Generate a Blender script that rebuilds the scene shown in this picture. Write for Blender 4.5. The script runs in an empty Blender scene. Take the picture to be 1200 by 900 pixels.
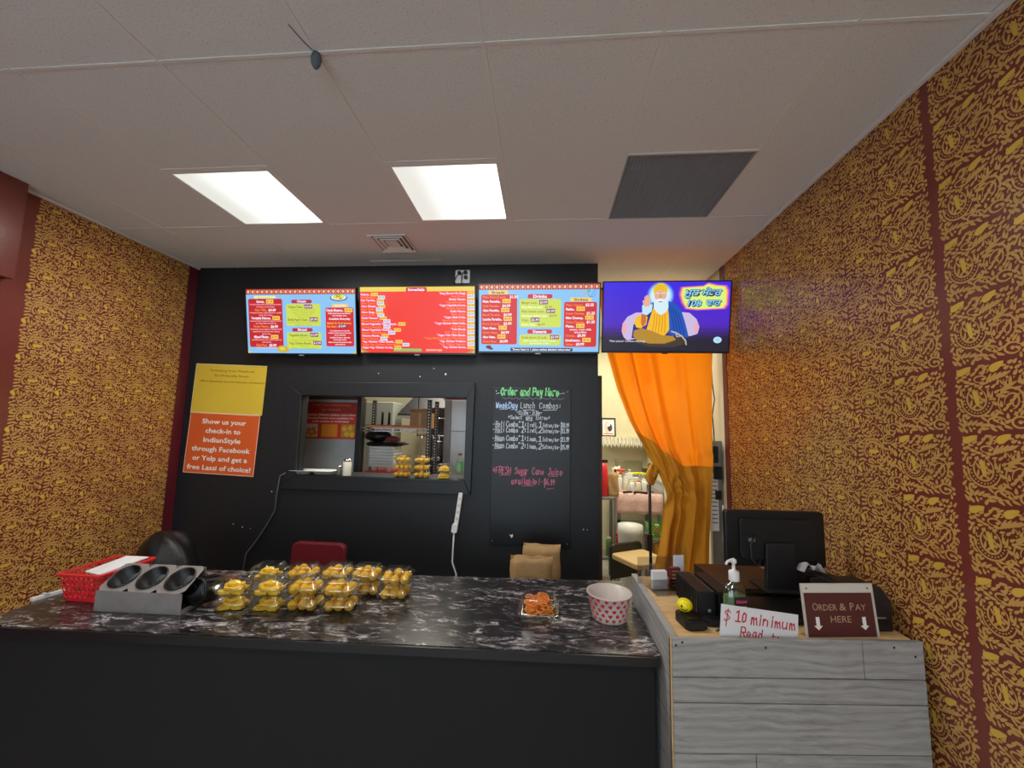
import bpy, bmesh, math, random
from mathutils import Vector, Matrix, Euler
R = math.radians
rnd = random.Random(7)
scene = bpy.context.scene
COL = scene.collection

# ------------------------------------------------------------------ camera
cam_d = bpy.data.cameras.new('camera'); cam = bpy.data.objects.new('camera', cam_d); COL.objects.link(cam)
yaw, pitch, roll = 8.24924184e-02, 1.04953718e-01, 2.12517462e-02
cy, sy = math.cos(yaw), math.sin(yaw)
F = Vector((-sy*math.cos(pitch), cy*math.cos(pitch), math.sin(pitch)))
Rt = Vector((cy, sy, 0)); Up = Rt.cross(F)
c_, s_ = math.cos(roll), math.sin(roll)
Rt, Up = Rt*c_ + Up*s_, Up*c_ - Rt*s_
m = Matrix((Rt, Up, -F)).transposed().to_4x4(); m.translation = (0, 0, 1.78)
cam.matrix_world = m
cam_d.sensor_width = 36; cam_d.lens = 36*474.574/1200; cam_d.clip_start = .02
scene.camera = cam
scene.view_settings.view_transform = 'Standard'; scene.view_settings.look = 'None'
scene.view_settings.gamma = 1; scene.view_settings.use_curve_mapping = False
scene.view_settings.exposure = 0.0

# ------------------------------------------------------------------ world: overcast daylight beyond the shop front behind the camera
w = bpy.data.worlds.new('sky'); scene.world = w; w.use_nodes = True
w.node_tree.nodes['Background'].inputs[0].default_value = (.74, .86, .95, 1)
w.node_tree.nodes['Background'].inputs[1].default_value = 3.9

LAMP_W = 18          # ceiling troffers in the shop
KITCHEN_W = 48       # lamps of the back room
def area(name, loc, sx, sy_, watts, col=(1, .97, .92), spread=180):
    l = bpy.data.lights.new(name, 'AREA'); l.shape = 'RECTANGLE'; l.size = sx; l.size_y = sy_
    l.energy = watts; l.color = col; l.spread = R(spread)
    o = bpy.data.objects.new(name, l); COL.objects.link(o); o.location = loc
    return o
H = 3.102
area('lamp_light', (-1.76, 2.183, H-.012), .53, .54, LAMP_W, (1, .97, .9))
area('lamp_light', (-.527, 2.183, H-.012), .53, .54, LAMP_W, (.97, 1, .96))
area('lamp_light', (-1.76, -.3, H-.012), .53, .54, LAMP_W, (1, .97, .92))
area('lamp_light', (.4, -.6, H-.012), .53, .54, LAMP_W, (1, .97, .92))
area('kitchen_light', (-1.4, 4.65, H-.03), .6, 1.1, KITCHEN_W, (1, .95, .82))
area('kitchen_light', (.9, 4.6, H-.03), .6, 1.1, KITCHEN_W, (1, .95, .78))

# ------------------------------------------------------------------ materials
MC = {}
def L(c):   # sRGB 0-255 -> linear
    return tuple(((v/255)/12.92 if v/255 <= .04045 else ((v/255+.055)/1.055)**2.4) for v in c[:3]) + (1,)
def mat(name, rgb, rough=.5, metal=0, noise=0, nscale=8, bump=0, bscale=60, spec=.5, trans=0, emit=None, coat=0, sub=0, alpha=1):
    if name in MC: return MC[name]
    m = bpy.data.materials.new(name); m.use_nodes = True; MC[name] = m
    nt = m.node_tree; b = nt.nodes['Principled BSDF']
    b.inputs['Base Color'].default_value = L(rgb); b.inputs['Roughness'].default_value = rough
    b.inputs['Metallic'].default_value = metal; b.inputs['Specular IOR Level'].default_value = spec
    b.inputs['Transmission Weight'].default_value = trans; b.inputs['Coat Weight'].default_value = coat
    b.inputs['Alpha'].default_value = alpha
    if emit:
        b.inputs['Emission Color'].default_value = L(rgb); b.inputs['Emission Strength'].default_value = emit
    if noise or bump:
        tc = nt.nodes.new('ShaderNodeTexCoord'); n = nt.nodes.new('ShaderNodeTexNoise')
        nt.links.new(tc.outputs['Object'], n.inputs['Vector']); n.inputs['Scale'].default_value = nscale; n.inputs['Detail'].default_value = 5
        if noise:
            r = nt.nodes.new('ShaderNodeValToRGB'); c = L(rgb)
            r.color_ramp.elements[0].position = .3; r.color_ramp.elements[1].position = .7
            r.color_ramp.elements[0].color = tuple(v*(1-noise) for v in c[:3]) + (1,)
            r.color_ramp.elements[1].color = tuple(min(1, v*(1+noise)) for v in c[:3]) + (1,)
            nt.links.new(n.outputs['Fac'], r.inputs[0]); nt.links.new(r.outputs[0], b.inputs['Base Color'])
        if bump:
            n2 = nt.nodes.new('ShaderNodeTexNoise'); n2.inputs['Scale'].default_value = bscale; n2.inputs['Detail'].default_value = 4
            nt.links.new(tc.outputs['Object'], n2.inputs['Vector'])
            bp = nt.nodes.new('ShaderNodeBump'); bp.inputs['Strength'].default_value = bump; bp.inputs['Distance'].default_value = .01
            nt.links.new(n2.outputs['Fac'], bp.inputs['Height']); nt.links.new(bp.outputs[0], b.inputs['Normal'])
    return m
def em(rgb, s=1.0):
    k = 'screen_%d_%d_%d_%g' % (*rgb, s)
    if k in MC: return MC[k]
    m = bpy.data.materials.new(k); m.use_nodes = True; MC[k] = m; nt = m.node_tree
    b = nt.nodes['Principled BSDF']; b.inputs['Base Color'].default_value = (.01, .01, .01, 1); b.inputs['Roughness'].default_value = .35
    b.inputs['Emission Color'].default_value = L(rgb); b.inputs['Emission Strength'].default_value = s
    return m
def pr(rgb, s=None): return mat('print_%d_%d_%d' % tuple(rgb), rgb, .6)
def clear(name, tint=(235, 240, 240), gl=.12, rough=.08):
    if name in MC: return MC[name]
    m = bpy.data.materials.new(name); m.use_nodes = True; MC[name] = m; nt = m.node_tree; nt.nodes.clear()
    o = nt.nodes.new('ShaderNodeOutputMaterial'); mx = nt.nodes.new('ShaderNodeMixShader')
    t = nt.nodes.new('ShaderNodeBsdfTransparent'); g = nt.nodes.new('ShaderNodeBsdfGlossy'); fr = nt.nodes.new('ShaderNodeLayerWeight')
    t.inputs[0].default_value = L(tint); g.inputs['Roughness'].default_value = rough; fr.inputs['Blend'].default_value = .35
    mt = nt.nodes.new('ShaderNodeMath'); mt.operation = 'MULTIPLY_ADD'; mt.inputs[1].default_value = .34; mt.inputs[2].default_value = gl*.5
    nt.links.new(fr.outputs['Facing'], mt.inputs[0]); nt.links.new(mt.outputs[0], mx.inputs[0])
    nt.links.new(t.outputs[0], mx.inputs[1]); nt.links.new(g.outputs[0], mx.inputs[2]); nt.links.new(mx.outputs[0], o.inputs[0])
    return m
def node_mat(name):
    m = bpy.data.materials.new(name); m.use_nodes = True; MC[name] = m
    return m, m.node_tree, m.node_tree.nodes['Principled BSDF']
def ramp(nt, stops):
    r = nt.nodes.new('ShaderNodeValToRGB'); e = r.color_ramp.elements
    while len(e) < len(stops): e.new(.5)
    for el, (p, c) in zip(e, stops): el.position = p; el.color = L(c) if max(c) > 1 or len(c) == 3 else c
    return r
def tex(nt, kind, scale, detail=4, vec=None, rough=.55, dist=0):
    n = nt.nodes.new('ShaderNodeTexNoise'); n.inputs['Scale'].default_value = scale; n.inputs['Detail'].default_value = detail
    n.inputs['Roughness'].default_value = rough; n.inputs['Distortion'].default_value = dist
    if vec is not None: nt.links.new(vec, n.inputs['Vector'])
    return n
def mapping(nt, scale=(1, 1, 1), rot=(0, 0, 0), loc=(0, 0, 0)):
    tc = nt.nodes.new('ShaderNodeTexCoord'); mp = nt.nodes.new('ShaderNodeMapping')
    mp.inputs['Scale'].default_value = scale; mp.inputs['Rotation'].default_value = rot; mp.inputs['Location'].default_value = loc
    nt.links.new(tc.outputs['Object'], mp.inputs['Vector']); return mp.outputs[0]

# ceiling tile: fissured mineral board
m, nt, b = node_mat('ceiling_tile'); v = mapping(nt, (1, 1, 1))
a = tex(nt, 'n', 130, 3, v, .7); r1 = ramp(nt, [(.30, (176, 175, 173)), (.42, (222, 221, 219))]); nt.links.new(a.outputs['Fac'], r1.inputs[0])
nt.links.new(r1.outputs[0], b.inputs['Base Color']); b.inputs['Roughness'].default_value = .95
bp = nt.nodes.new('ShaderNodeBump'); bp.inputs['Strength'].default_value = .5; bp.inputs['Distance'].default_value = .004
nt.links.new(a.outputs['Fac'], bp.inputs['Height']); nt.links.new(bp.outputs[0], b.inputs['Normal'])
# marble laminate
m, nt, b = node_mat('marble_laminate'); v = mapping(nt, (1, 2.3, 1), (0, 0, R(24)))
big = tex(nt, 'n', 3.2, 4, v, .6, .8); wv = tex(nt, 'n', 9, 9, v, .68, 1.6); fine = tex(nt, 'n', 34, 6, v, .7, 1.2)
ad = nt.nodes.new('ShaderNodeMath'); ad.operation = 'MULTIPLY_ADD'; ad.inputs[1].default_value = .45
nt.links.new(big.outputs['Fac'], ad.inputs[0]); nt.links.new(wv.outputs['Fac'], ad.inputs[2])
ad2 = nt.nodes.new('ShaderNodeMath'); ad2.operation = 'MULTIPLY_ADD'; ad2.inputs[1].default_value = .4
nt.links.new(fine.outputs['Fac'], ad2.inputs[0]); nt.links.new(ad.outputs[0], ad2.inputs[2])
r1 = ramp(nt, [(.80, (22, 21, 24)), (.93, (44, 42, 46)), (1.0, (92, 88, 90))]); 
sc_ = nt.nodes.new('ShaderNodeMapRange'); sc_.inputs[1].default_value = .55; sc_.inputs[2].default_value = 1.25
nt.links.new(ad2.outputs[0], sc_.inputs[0])
r1 = ramp(nt, [(.0, (12, 12, 14)), (.46, (24, 23, 26)), (.60, (66, 62, 64)), (.70, (120, 115, 116)), (.80, (190, 186, 186))])
nt.links.new(sc_.outputs[0], r1.inputs[0]); nt.links.new(r1.outputs[0], b.inputs['Base Color']); b.inputs['Roughness'].default_value = .22
# grey weathered planks
m, nt, b = node_mat('grey_plank'); v = mapping(nt, (1.2, 1, 14)); 
warp = tex(nt, 'n', 2.2, 2, mapping(nt, (1, 1, 3)), .5)
mixv = nt.nodes.new('ShaderNodeVectorMath'); mixv.operation = 'MULTIPLY_ADD'; mixv.inputs[1].default_value = (.8, .8, 1.1)
nt.links.new(warp.outputs['Color'], mixv.inputs[0]); nt.links.new(v, mixv.inputs[2])
g1 = tex(nt, 'n', 6, 8, mixv.outputs[0], .65, .3)
wvn = nt.nodes.new('ShaderNodeTexWave'); wvn.wave_type = 'BANDS'; wvn.bands_direction = 'Z'; wvn.inputs['Scale'].default_value = .8; wvn.inputs['Distortion'].default_value = 3; wvn.inputs['Detail'].default_value = 3
nt.links.new(mixv.outputs[0], wvn.inputs['Vector'])
mm = nt.nodes.new('ShaderNodeMath'); mm.operation = 'MULTIPLY_ADD'; mm.inputs[1].default_value = .16
nt.links.new(wvn.outputs['Fac'], mm.inputs[0]); nt.links.new(g1.outputs['Fac'], mm.inputs[2])
r1 = ramp(nt, [(.34, (128, 127, 124)), (.56, (154, 153, 150)), (.8, (170, 169, 166))]); nt.links.new(mm.outputs[0], r1.inputs[0])
nt.links.new(r1.outputs[0], b.inputs['Base Color']); b.inputs['Roughness'].default_value = .7
bp = nt.nodes.new('ShaderNodeBump'); bp.inputs['Strength'].default_value = .35; bp.inputs['Distance'].default_value = .003
nt.links.new(mm.outputs[0], bp.inputs['Height']); nt.links.new(bp.outputs[0], b.inputs['Normal'])
# pine plywood
m, nt, b = node_mat('pine_ply'); v = mapping(nt, (2, 16, 6)); g1 = tex(nt, 'n', 4, 6, v, .6, .6)
r1 = ramp(nt, [(.3, (190, 150, 98)), (.6, (222, 188, 134)), (.8, (232, 204, 156))]); nt.links.new(g1.outputs['Fac'], r1.inputs[0])
nt.links.new(r1.outputs[0], b.inputs['Base Color']); b.inputs['Roughness'].default_value = .6
# floor
m, nt, b = node_mat('floor_vinyl'); v = mapping(nt); br = nt.nodes.new('ShaderNodeTexNoise'); br.inputs['Scale'].default_value = 12
nt.links.new(v, br.inputs['Vector']); r1 = ramp(nt, [(.3, (176, 170, 160)), (.7, (206, 200, 190))]); nt.links.new(br.outputs['Fac'], r1.inputs[0])
nt.links.new(r1.outputs[0], b.inputs['Base Color']); b.inputs['Roughness'].default_value = .5

M = dict(
 maroon=mat('maroon_paint', (116, 54, 44), .25, 0, .08, 3, .05, 90), gold=mat('gold_stencil', (198, 152, 82), .25, 0, .12, 5),
 goldb=mat('bright_gold_stencil', (220, 178, 72), .25, .1, .1, 5),
 black=mat('black_wall_paint', (23, 25, 29), .5, 0, .1, 3, .08, 60), blackgloss=mat('black_trim_paint', (24, 27, 30), .42, 0, .08, 4),
 panel=mat('black_counter_panel', (6, 6, 7), .75, 0, .15, 3), cream=mat('cream_paint', (214, 208, 176), .7, 0, .05, 3),
 tv=mat('tv_plastic', (14, 14, 16), .3), plastic=mat('black_plastic', (13, 13, 15), .42), dark=mat('dark_plastic', (27, 27, 30), .5),
 steel=mat('brushed_steel', (168, 166, 162), .4, .55, .12, 14), dsteel=mat('dark_steel', (44, 44, 45), .4, .5, .2, 20),
 white=mat('white_plastic', (228, 228, 226), .4), paper=mat('white_paper', (226, 226, 228), .8), tbar=mat('ceiling_bar', (222, 220, 216), .6),
 red=mat('red_plastic', (216, 44, 52), .35), kraft=mat('kraft_paper', (176, 140, 94), .85, 0, .14, 14, .3, 30),
 vinyl=mat('maroon_vinyl', (112, 30, 38), .4), bag=mat('black_bag', (12, 12, 14), .45, 0, 0, 8, .6, 14),
 chrome=mat('chrome', (200, 200, 200), .15, 1), brownlam=mat('brown_laminate', (44, 30, 25), .4, 0, .12, 8),
 orange=mat('orange_curtain', (250, 160, 44), .8, 0, .05, 6, .15, 120), mustard=mat('mustard_curtain', (206, 142, 30), .85, 0, .06, 6, .15, 120),  # mustard: the curtain cloth without backlight, its shade painted into the colour
 foam=mat('white_foam', (222, 224, 220), .6), wood=mat('dark_wood_trim', (74, 56, 48), .5, 0, .15, 8),
 tan=mat('tan_seat', (206, 176, 124), .6), pink=mat('pink_cloth', (216, 180, 172), .9, 0, .1, 30, .4, 60), card=mat('cardboard', (176, 138, 98), .8),
 grey=mat('grey_metal', (140, 140, 138), .45, .5, .1, 10), smoke=clear('smoke_acrylic', (232, 232, 234), .1), clear=clear('clear_plastic', (250, 252, 250), .05, .12),
 laddu=mat('yellow_laddu', (240, 178, 34), .7, 0, .25, 90, .8, 180), burfi=mat('yellow_besan_sweet', (240, 192, 44), .7, 0, .12, 60, .5, 150),
 jal=mat('orange_noodle_snack', (240, 136, 40), .5, 0, .2, 40), lace=mat('lace', (214, 210, 190), .9, 0, .1, 30),
 bucket=mat('frosted_plastic', (226, 214, 208), .3, alpha=.62), yellow=mat('yellow_rubber', (240, 222, 16), .45),
 label_dark=mat('dark_print', (30, 26, 40), .5))

# ------------------------------------------------------------------ builders
class MB:
    def __init__(s): s.v = []; s.f = []; s.mi = []; s.sm = []
    def add(s, vs, fs, mi=0, smooth=False):
        o = len(s.v); s.v += [tuple(v) for v in vs]
        for f in fs: s.f.append([i+o for i in f]); s.mi.append(mi); s.sm.append(smooth)
        return s
    def box(s, x0, x1, y0, y1, z0, z1, mi=0):
        return s.add([(x0,y0,z0),(x1,y0,z0),(x1,y1,z0),(x0,y1,z0),(x0,y0,z1),(x1,y0,z1),(x1,y1,z1),(x0,y1,z1)],
            [(3,2,1,0),(4,5,6,7),(0,1,5,4),(1,2,6,5),(2,3,7,6),(3,0,4,7)], mi)
    def rbox(s, x0, x1, y0, y1, z0, z1, r=.01, n=3, mi=0, axis='z'):   # rounded corners about the axis
        def P(a0, a1, b0, b1):
            p = []
            for cx, cy_, st in ((a1-r, b1-r, 0), (a0+r, b1-r, 90), (a0+r, b0+r, 180), (a1-r, b0+r, 270)):
                for k in range(n+1):
                    t = R(st+90*k/n); p.append((cx+r*math.cos(t), cy_+r*math.sin(t)))
            return p
        if axis == 'z': return s.prism(P(x0,x1,y0,y1), z0, z1, 'z', mi)
        if axis == 'y': return s.prism(P(x0,x1,z0,z1), y0, y1, 'y', mi)
        return s.prism(P(y0,y1,z0,z1), x0, x1, 'x', mi)
    def prism(s, pts, h0, h1, axis='z', mi=0, smooth=False):
        n = len(pts)
        if axis == 'z': f = lambda p, h: (p[0], p[1], h)
        elif axis == 'y': f = lambda p, h: (p[0], h, p[1])
        else: f = lambda p, h: (h, p[0], p[1])
        vs = [f(p, h0) for p in pts] + [f(p, h1) for p in pts]
        fs = [tuple(range(n))[::-1], tuple(range(n, 2*n))] + [(i, (i+1) % n, n+(i+1) % n, n+i) for i in range(n)]
        return s.add(vs, fs, mi, smooth)
    def loft(s, rings, cap0=True, cap1=True, mi=0, smooth=True, closed=True):
        n = len(rings[0]); vs = [p for r in rings for p in r]; fs = []
        for k in range(len(rings)-1):
            for i in range(n if closed else n-1):
                j = (i+1) % n; fs.append((k*n+i, k*n+j, (k+1)*n+j, (k+1)*n+i))
        if cap0: fs.append(tuple(range(n))[::-1])
        if cap1: fs.append(tuple((len(rings)-1)*n+i for i in range(n)))
        return s.add(vs, fs, mi, smooth)
    def lathe(s, prof, n=20, c=(0,0,0), mi=0, cap0=True, cap1=True, smooth=True):
        rings = [[(c[0]+r*math.cos(2*math.pi*i/n), c[1]+r*math.sin(2*math.pi*i/n), c[2]+z) for i in range(n)] for r, z in prof]
        return s.loft(rings, cap0, cap1, mi, smooth)
    def tube(s, path, r, n=6, mi=0, r1=None):
        path = [Vector(p) for p in path]; rings = []; up = None
        for i, p in enumerate(path):
            d = (path[min(i+1, len(path)-1)]-path[max(i-1, 0)]).normalized()
            if up is None:
                up = Vector((0,0,1)) if abs(d.z) < .9 else Vector((1,0,0))
            a = d.cross(up).normalized(); b = a.cross(d).normalized(); up = b
            rr = r if r1 is None else r+(r1-r)*i/(len(path)-1)
            rings.append([p+a*rr*math.cos(2*math.pi*k/n)+b*rr*math.sin(2*math.pi*k/n) for k in range(n)])
        return s.loft(rings, True, True, mi)
    def sphere(s, c, r, n=10, m_=6, mi=0, jit=0, sq=(1,1,1)):
        rings = []
        for k in range(1, m_):
            t = math.pi*k/m_
            rings.append([(c[0]+sq[0]*r*(1+rnd.uniform(-jit, jit))*math.sin(t)*math.cos(2*math.pi*i/n), c[1]+sq[1]*r*(1+rnd.uniform(-jit, jit))*math.sin(t)*math.sin(2*math.pi*i/n), c[2]-sq[2]*r*math.cos(t)) for i in range(n)])
        o = len(s.v); s.loft(rings, False, False, mi)
        vs = [(c[0], c[1], c[2]-r*sq[2]), (c[0], c[1], c[2]+r*sq[2])]; s.v += vs; a = len(s.v)-2; last = o+(m_-2)*n
        for i in range(n):
            j = (i+1) % n
            s.f.append([a, o+j, o+i]); s.mi.append(mi); s.sm.append(True)
            s.f.append([a+1, last+i, last+j]); s.mi.append(mi); s.sm.append(True)
        return s
    def holed(s, o, ux, uy, nx, ny, hr=.36, n=10, mi=0, ex=1, ey=1):  # panel o + ux*u + uy*v cut by nx x ny round holes
        o, ux, uy = Vector(o), Vector(ux), Vector(uy); cw, ch = ux/nx, uy/ny
        for i in range(nx):
            for j in range(ny):
                c = o+cw*(i+.5)+ch*(j+.5); inn = []; out = []
                for k in range(n):
                    t = 2*math.pi*(k+.5)/n; a, b_ = math.cos(t), math.sin(t); q = .5/max(abs(a), abs(b_))
                    inn.append(c+cw*a*hr*ex+ch*b_*hr*ey); out.append(c+cw*a*q+ch*b_*q)
                s.add(inn+out, [(k, (k+1) % n, n+(k+1) % n, n+k) for k in range(n)], mi)
        return s
    def xf(s, mtx, start=0):
        for i in range(start, len(s.v)): s.v[i] = tuple(mtx @ Vector(s.v[i]))
        return s
    def mesh(s, name, mats):
        me = bpy.data.meshes.new(name); me.from_pydata([tuple(v) for v in s.v], [], s.f)
        for m_ in (mats if isinstance(mats, (list, tuple)) else [mats]): me.materials.append(m_)
        me.polygons.foreach_set('material_index', s.mi); me.polygons.foreach_set('use_smooth', s.sm)
        me.update(); return me
    def build(s, name, mats, parent=None, loc=None, rot=None, solid=0, bevel=0, **k):
        o = bpy.data.objects.new(name, s.mesh(name, mats)); COL.objects.link(o)
        if parent: o.parent = parent
        if loc: o.location = loc
        if rot: o.rotation_euler = rot
        if solid:
            md = o.modifiers.new('thickness', 'SOLIDIFY'); md.thickness = solid; md.offset = 0
        if bevel:
            md = o.modifiers.new('soft_edges', 'BEVEL'); md.width = bevel; md.segments = 2; md.limit_method = 'ANGLE'
        for a, b_ in k.items(): o[a] = b_
        return o
def thing(name, label, cat, loc=(0,0,0), rot=(0,0,0), group=None):
    o = bpy.data.objects.new(name, None); COL.objects.link(o); o.location = loc; o.rotation_euler = rot; o.empty_display_size = .05
    o['label'] = label; o['category'] = cat
    if group: o['group'] = group
    return o
def tag(o, label, cat, group=None, kind=None):
    o['label'] = label; o['category'] = cat
    if group: o['group'] = group
    if kind: o['kind'] = kind
    return o
def struct(o, label=None):
    o['kind'] = 'structure'
    if label: o['label'] = label; o['category'] = o.name.split('_')[0].split('.')[0]
    return o
def dup(o, parent=None):
    c = o.copy(); COL.objects.link(c)
    if parent: c.parent = parent
    for ch in list(o.children): dup(ch, c)
    return c

# flat print: polygons in layers plus lettering, merged into one mesh
FLATS = []
class Flat:
    """local frame: u right, v DOWN in units; placed on plane facing -Y (x = u*su, z = -v*sv, y = -layer*step)"""
    def __init__(s, su, sv, mf, step=.0004, x0=0, z0=0, y0=0): s.su, s.sv, s.mf, s.step = su, sv, mf, step; s.p = []; s.t = []; s.x0 = x0; s.z0 = z0; s.y0 = y0
    def poly(s, pts, col, lay=1): s.p.append((pts, col, lay))
    def rect(s, u0, v0, u1, v1, col, lay=1, r=0):
        if not r: return s.poly([(u0,v0),(u1,v0),(u1,v1),(u0,v1)], col, lay)
        p = []; ru = r; rv = r*s.su/s.sv
        for cu, cv, st in ((u1-ru, v1-rv, 0), (u0+ru, v1-rv, 90), (u0+ru, v0+rv, 180), (u1-ru, v0+rv, 270)):
            for k in range(4):
                t = R(st+30*k); p.append((cu+ru*math.cos(t), cv+rv*math.sin(t)))
        s.poly(p, col, lay)
    def ell(s, u, v, a, b, col, lay=1, n=20, rot=0):
        c, q = math.cos(R(rot)), math.sin(R(rot))
        s.poly([(u+a*math.cos(2*math.pi*k/n)*c-b*math.sin(2*math.pi*k/n)*q, v+a*math.cos(2*math.pi*k/n)*q+b*math.sin(2*math.pi*k/n)*c) for k in range(n)], col, lay)
    def line(s, pts, w, col, lay=1):   # ribbon stroke
        for i in range(len(pts)-1):
            (a, b), (c, d) = pts[i], pts[i+1]; dx, dy = (c-a)*s.su, (d-b)*s.sv; l = math.hypot(dx, dy) or 1e-6
            nx, ny = -dy/l*w/2, dx/l*w/2; ex, ey = dx/l*w*.4, dy/l*w*.4
            q = [(a*s.su+nx-ex, b*s.sv+ny-ey), (c*s.su+nx+ex, d*s.sv+ny+ey), (c*s.su-nx+ex, d*s.sv-ny+ey), (a*s.su-nx-ex, b*s.sv-ny-ey)]
            s.p.append(([(x/s.su, y/s.sv) for x, y in q], col, lay+.02*(i % 3)))
    def text(s, st, u, v, h, col, lay=3, w=None, align='L', bold=0, shear=0, rot=0):
        """v is the baseline; h the capital height in v units; w the width to fit, in u units"""
        s.t.append([st, u, v, h, col, lay, w, align, bold, shear, rot])
    def build(s, name, parent=None, **k):
        s.name = name; o = bpy.data.objects.new(name, bpy.data.meshes.new(name)); COL.objects.link(o); s.o = o
        if parent: o.parent = parent
        for a, b in k.items(): o[a] = b
        for it in s.t:
            cu = bpy.data.curves.new('lettering', 'FONT'); cu.body = it[0]; cu.size = 1; cu.resolution_u = 2; cu.offset = it[8]; cu.shear = it[9]
            to = bpy.data.objects.new('lettering_tmp', cu); COL.objects.link(to); it.append(to)
        FLATS.append(s); return o
def finish_flats():
    bpy.context.view_layer.update(); dg = bpy.context.evaluated_depsgraph_get()
    for s in FLATS:
        vs, fs, mi, mats, idx = [], [], [], [], {}
        def mid(c):
            if c not in idx: idx[c] = len(mats); mats.append(s.mf(c))
            return idx[c]
        for pts, col, lay in s.p:
            o = len(vs); vs += [(s.x0+u*s.su, s.y0-lay*s.step, s.z0-v*s.sv) for u, v in pts]; fs.append(list(range(o, o+len(pts)))[::-1]); mi.append(mid(col))
        for st, u, v, h, col, lay, w, al, bold, shear, rot, to in s.t:
            me = bpy.data.meshes.new_from_object(to.evaluated_get(dg))
            if len(me.vertices):
                xs = [q.co.x for q in me.vertices]; a, b = min(xs), max(xs); k = h*s.sv/.70; kx = (w*s.su/(b-a)) if w else k*1.0
                wd = (b-a)*kx; off = {'L': 0, 'C': -wd/2, 'R': -wd}[al]; o = len(vs); c, q_ = math.cos(rot), math.sin(rot)
                for q in me.vertices:
                    x = (q.co.x-a)*kx+off; z = q.co.y*k
                    vs.append((s.x0+u*s.su+x*c-z*q_, s.y0-lay*s.step, s.z0-v*s.sv+x*q_+z*c))
                for pl in me.polygons: fs.append([o+i for i in pl.vertices]); mi.append(mid(col))
            bpy.data.meshes.remove(me); cu = to.data; bpy.data.objects.remove(to); bpy.data.curves.remove(cu)
        me = s.o.data; me.from_pydata(vs, [], fs)
        for m_ in mats: me.materials.append(m_)
        me.polygons.foreach_set('material_index', mi); me.update()

# handwriting: one-stroke letters on a 4 x 6 grid (x height 4)
SF = {
'A':['00 26 40','12 32'],'B':['00 06 36 44 33 03','33 41 30 00'],'C':['45 36 16 04 02 10 30 41'],'D':['00 06 26 44 42 20 00'],'E':['46 06 00 40','03 33'],'F':['46 06 00','03 33'],
'H':['06 00','46 40','03 43'],'I':['26 20'],'J':['16 46','36 31 20 10 01'],'L':['06 00 40'],'M':['00 06 23 46 40'],'N':['00 06 40 46'],'O':['26 04 02 20 42 44 26'],'P':['00 06 36 45 43 03'],'R':['00 06 36 45 43 03','23 40'],
'S':['45 36 16 05 14 33 42 31 10 01'],'T':['06 46','26 20'],'W':['06 10 24 30 46'],'Y':['06 23 46','23 20'],
'a':['34 14 02 10 20 33','34 30 40'],'b':['06 00','03 14 33 31 20 00'],'c':['33 14 03 01 10 31'],'d':['33 14 02 10 30','36 30'],'e':['02 32 33 14 03 01 10 31'],'f':['36 26 15 10','03 33'],'g':['33 14 02 10 31','34 3< 1< 0;'],
'h':['06 00','03 14 33 30'],'i':['14 10','16 15'],'j':['24 2< 1<'],'k':['06 00','02 34','12 30'],'l':['16 11 20'],'m':['04 00','03 14 20','23 34 40'],'n':['04 00','02 14 33 30'],'o':['14 02 10 31 33 14'],'p':['04 0<','03 14 33 31 10 01'],
'r':['04 00','02 14 34'],'s':['33 14 03 31 20 00'],'t':['16 11 20 30','04 34'],'u':['04 01 10 31','34 30'],'v':['04 10 34'],'w':['04 10 23 30 44'],'x':['04 30','34 00'],'y':['04 11 32','34 2< 1<'],'z':['04 34 00 30'],
'0':['16 04 01 10 31 35 16'],'1':['05 26 20','00 40'],'2':['05 16 36 44 00 40'],'3':['06 36 23 42 30 00'],'4':['30 36 02 42'],'5':['46 06 03 33 41 30 00'],'6':['36 03 01 20 41 33 03'],'8':['13 05 26 35 13 01 20 41 13'],'9':['43 23 14 26 45 43 20'],
':':['13 14','11 12'],'-':['03 33'],'.':['10 11'],',':['21 1<'],'!':['26 22','20 21'],'"':['06 05','26 25'],'*':['12 35','32 15','03 43'],'$':['45 36 16 05 14 33 42 31 10 01','27 2='],"'":['16 15'],'~':['03 14 33 44']}
def handwrite(fl, st, u, v, h, col, wd, lay=2, adv=None, jit=.25, under=None, slant=.12):
    """st written from u on baseline v; h capital height in v units (fl.sv metres); adv glyph advance in u"""
    k = h/6; ax = adv if adv else h*fl.sv/fl.su*.8; x = u
    for ch in st:
        if ch == ' ': x += ax*.6; continue
        g = SF.get(ch)
        if g:
            dy = rnd.uniform(-jit, jit)*k; sc = rnd.uniform(.92, 1.08); narrow = .45 if ch in "i.:,'l!1" else 1
            for ln in g:
                pts = []
                for q in ln.split():
                    a, b = int(q[0]), (ord(q[1])-48); b = -(b-10) if b >= 11 else b
                    pts.append((x+(a+slant*b)*ax/5.2*sc, v-b*k*sc+dy))
                fl.line(pts, wd, col, lay)
            x += ax*(.62 if ch in "i.:,'l!" else 1)*(1.0 if ch.islower() else 1.1)
    return x
# ================================================================== SETTING
XL, XR, YB, YF, YK = -3.03, 1.39, 3.185, -3.0, 5.9
fl = struct(MB().box(XL-.1, 1.75, YF, YK, -.08, 0).build('floor', MC['floor_vinyl']))
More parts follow.
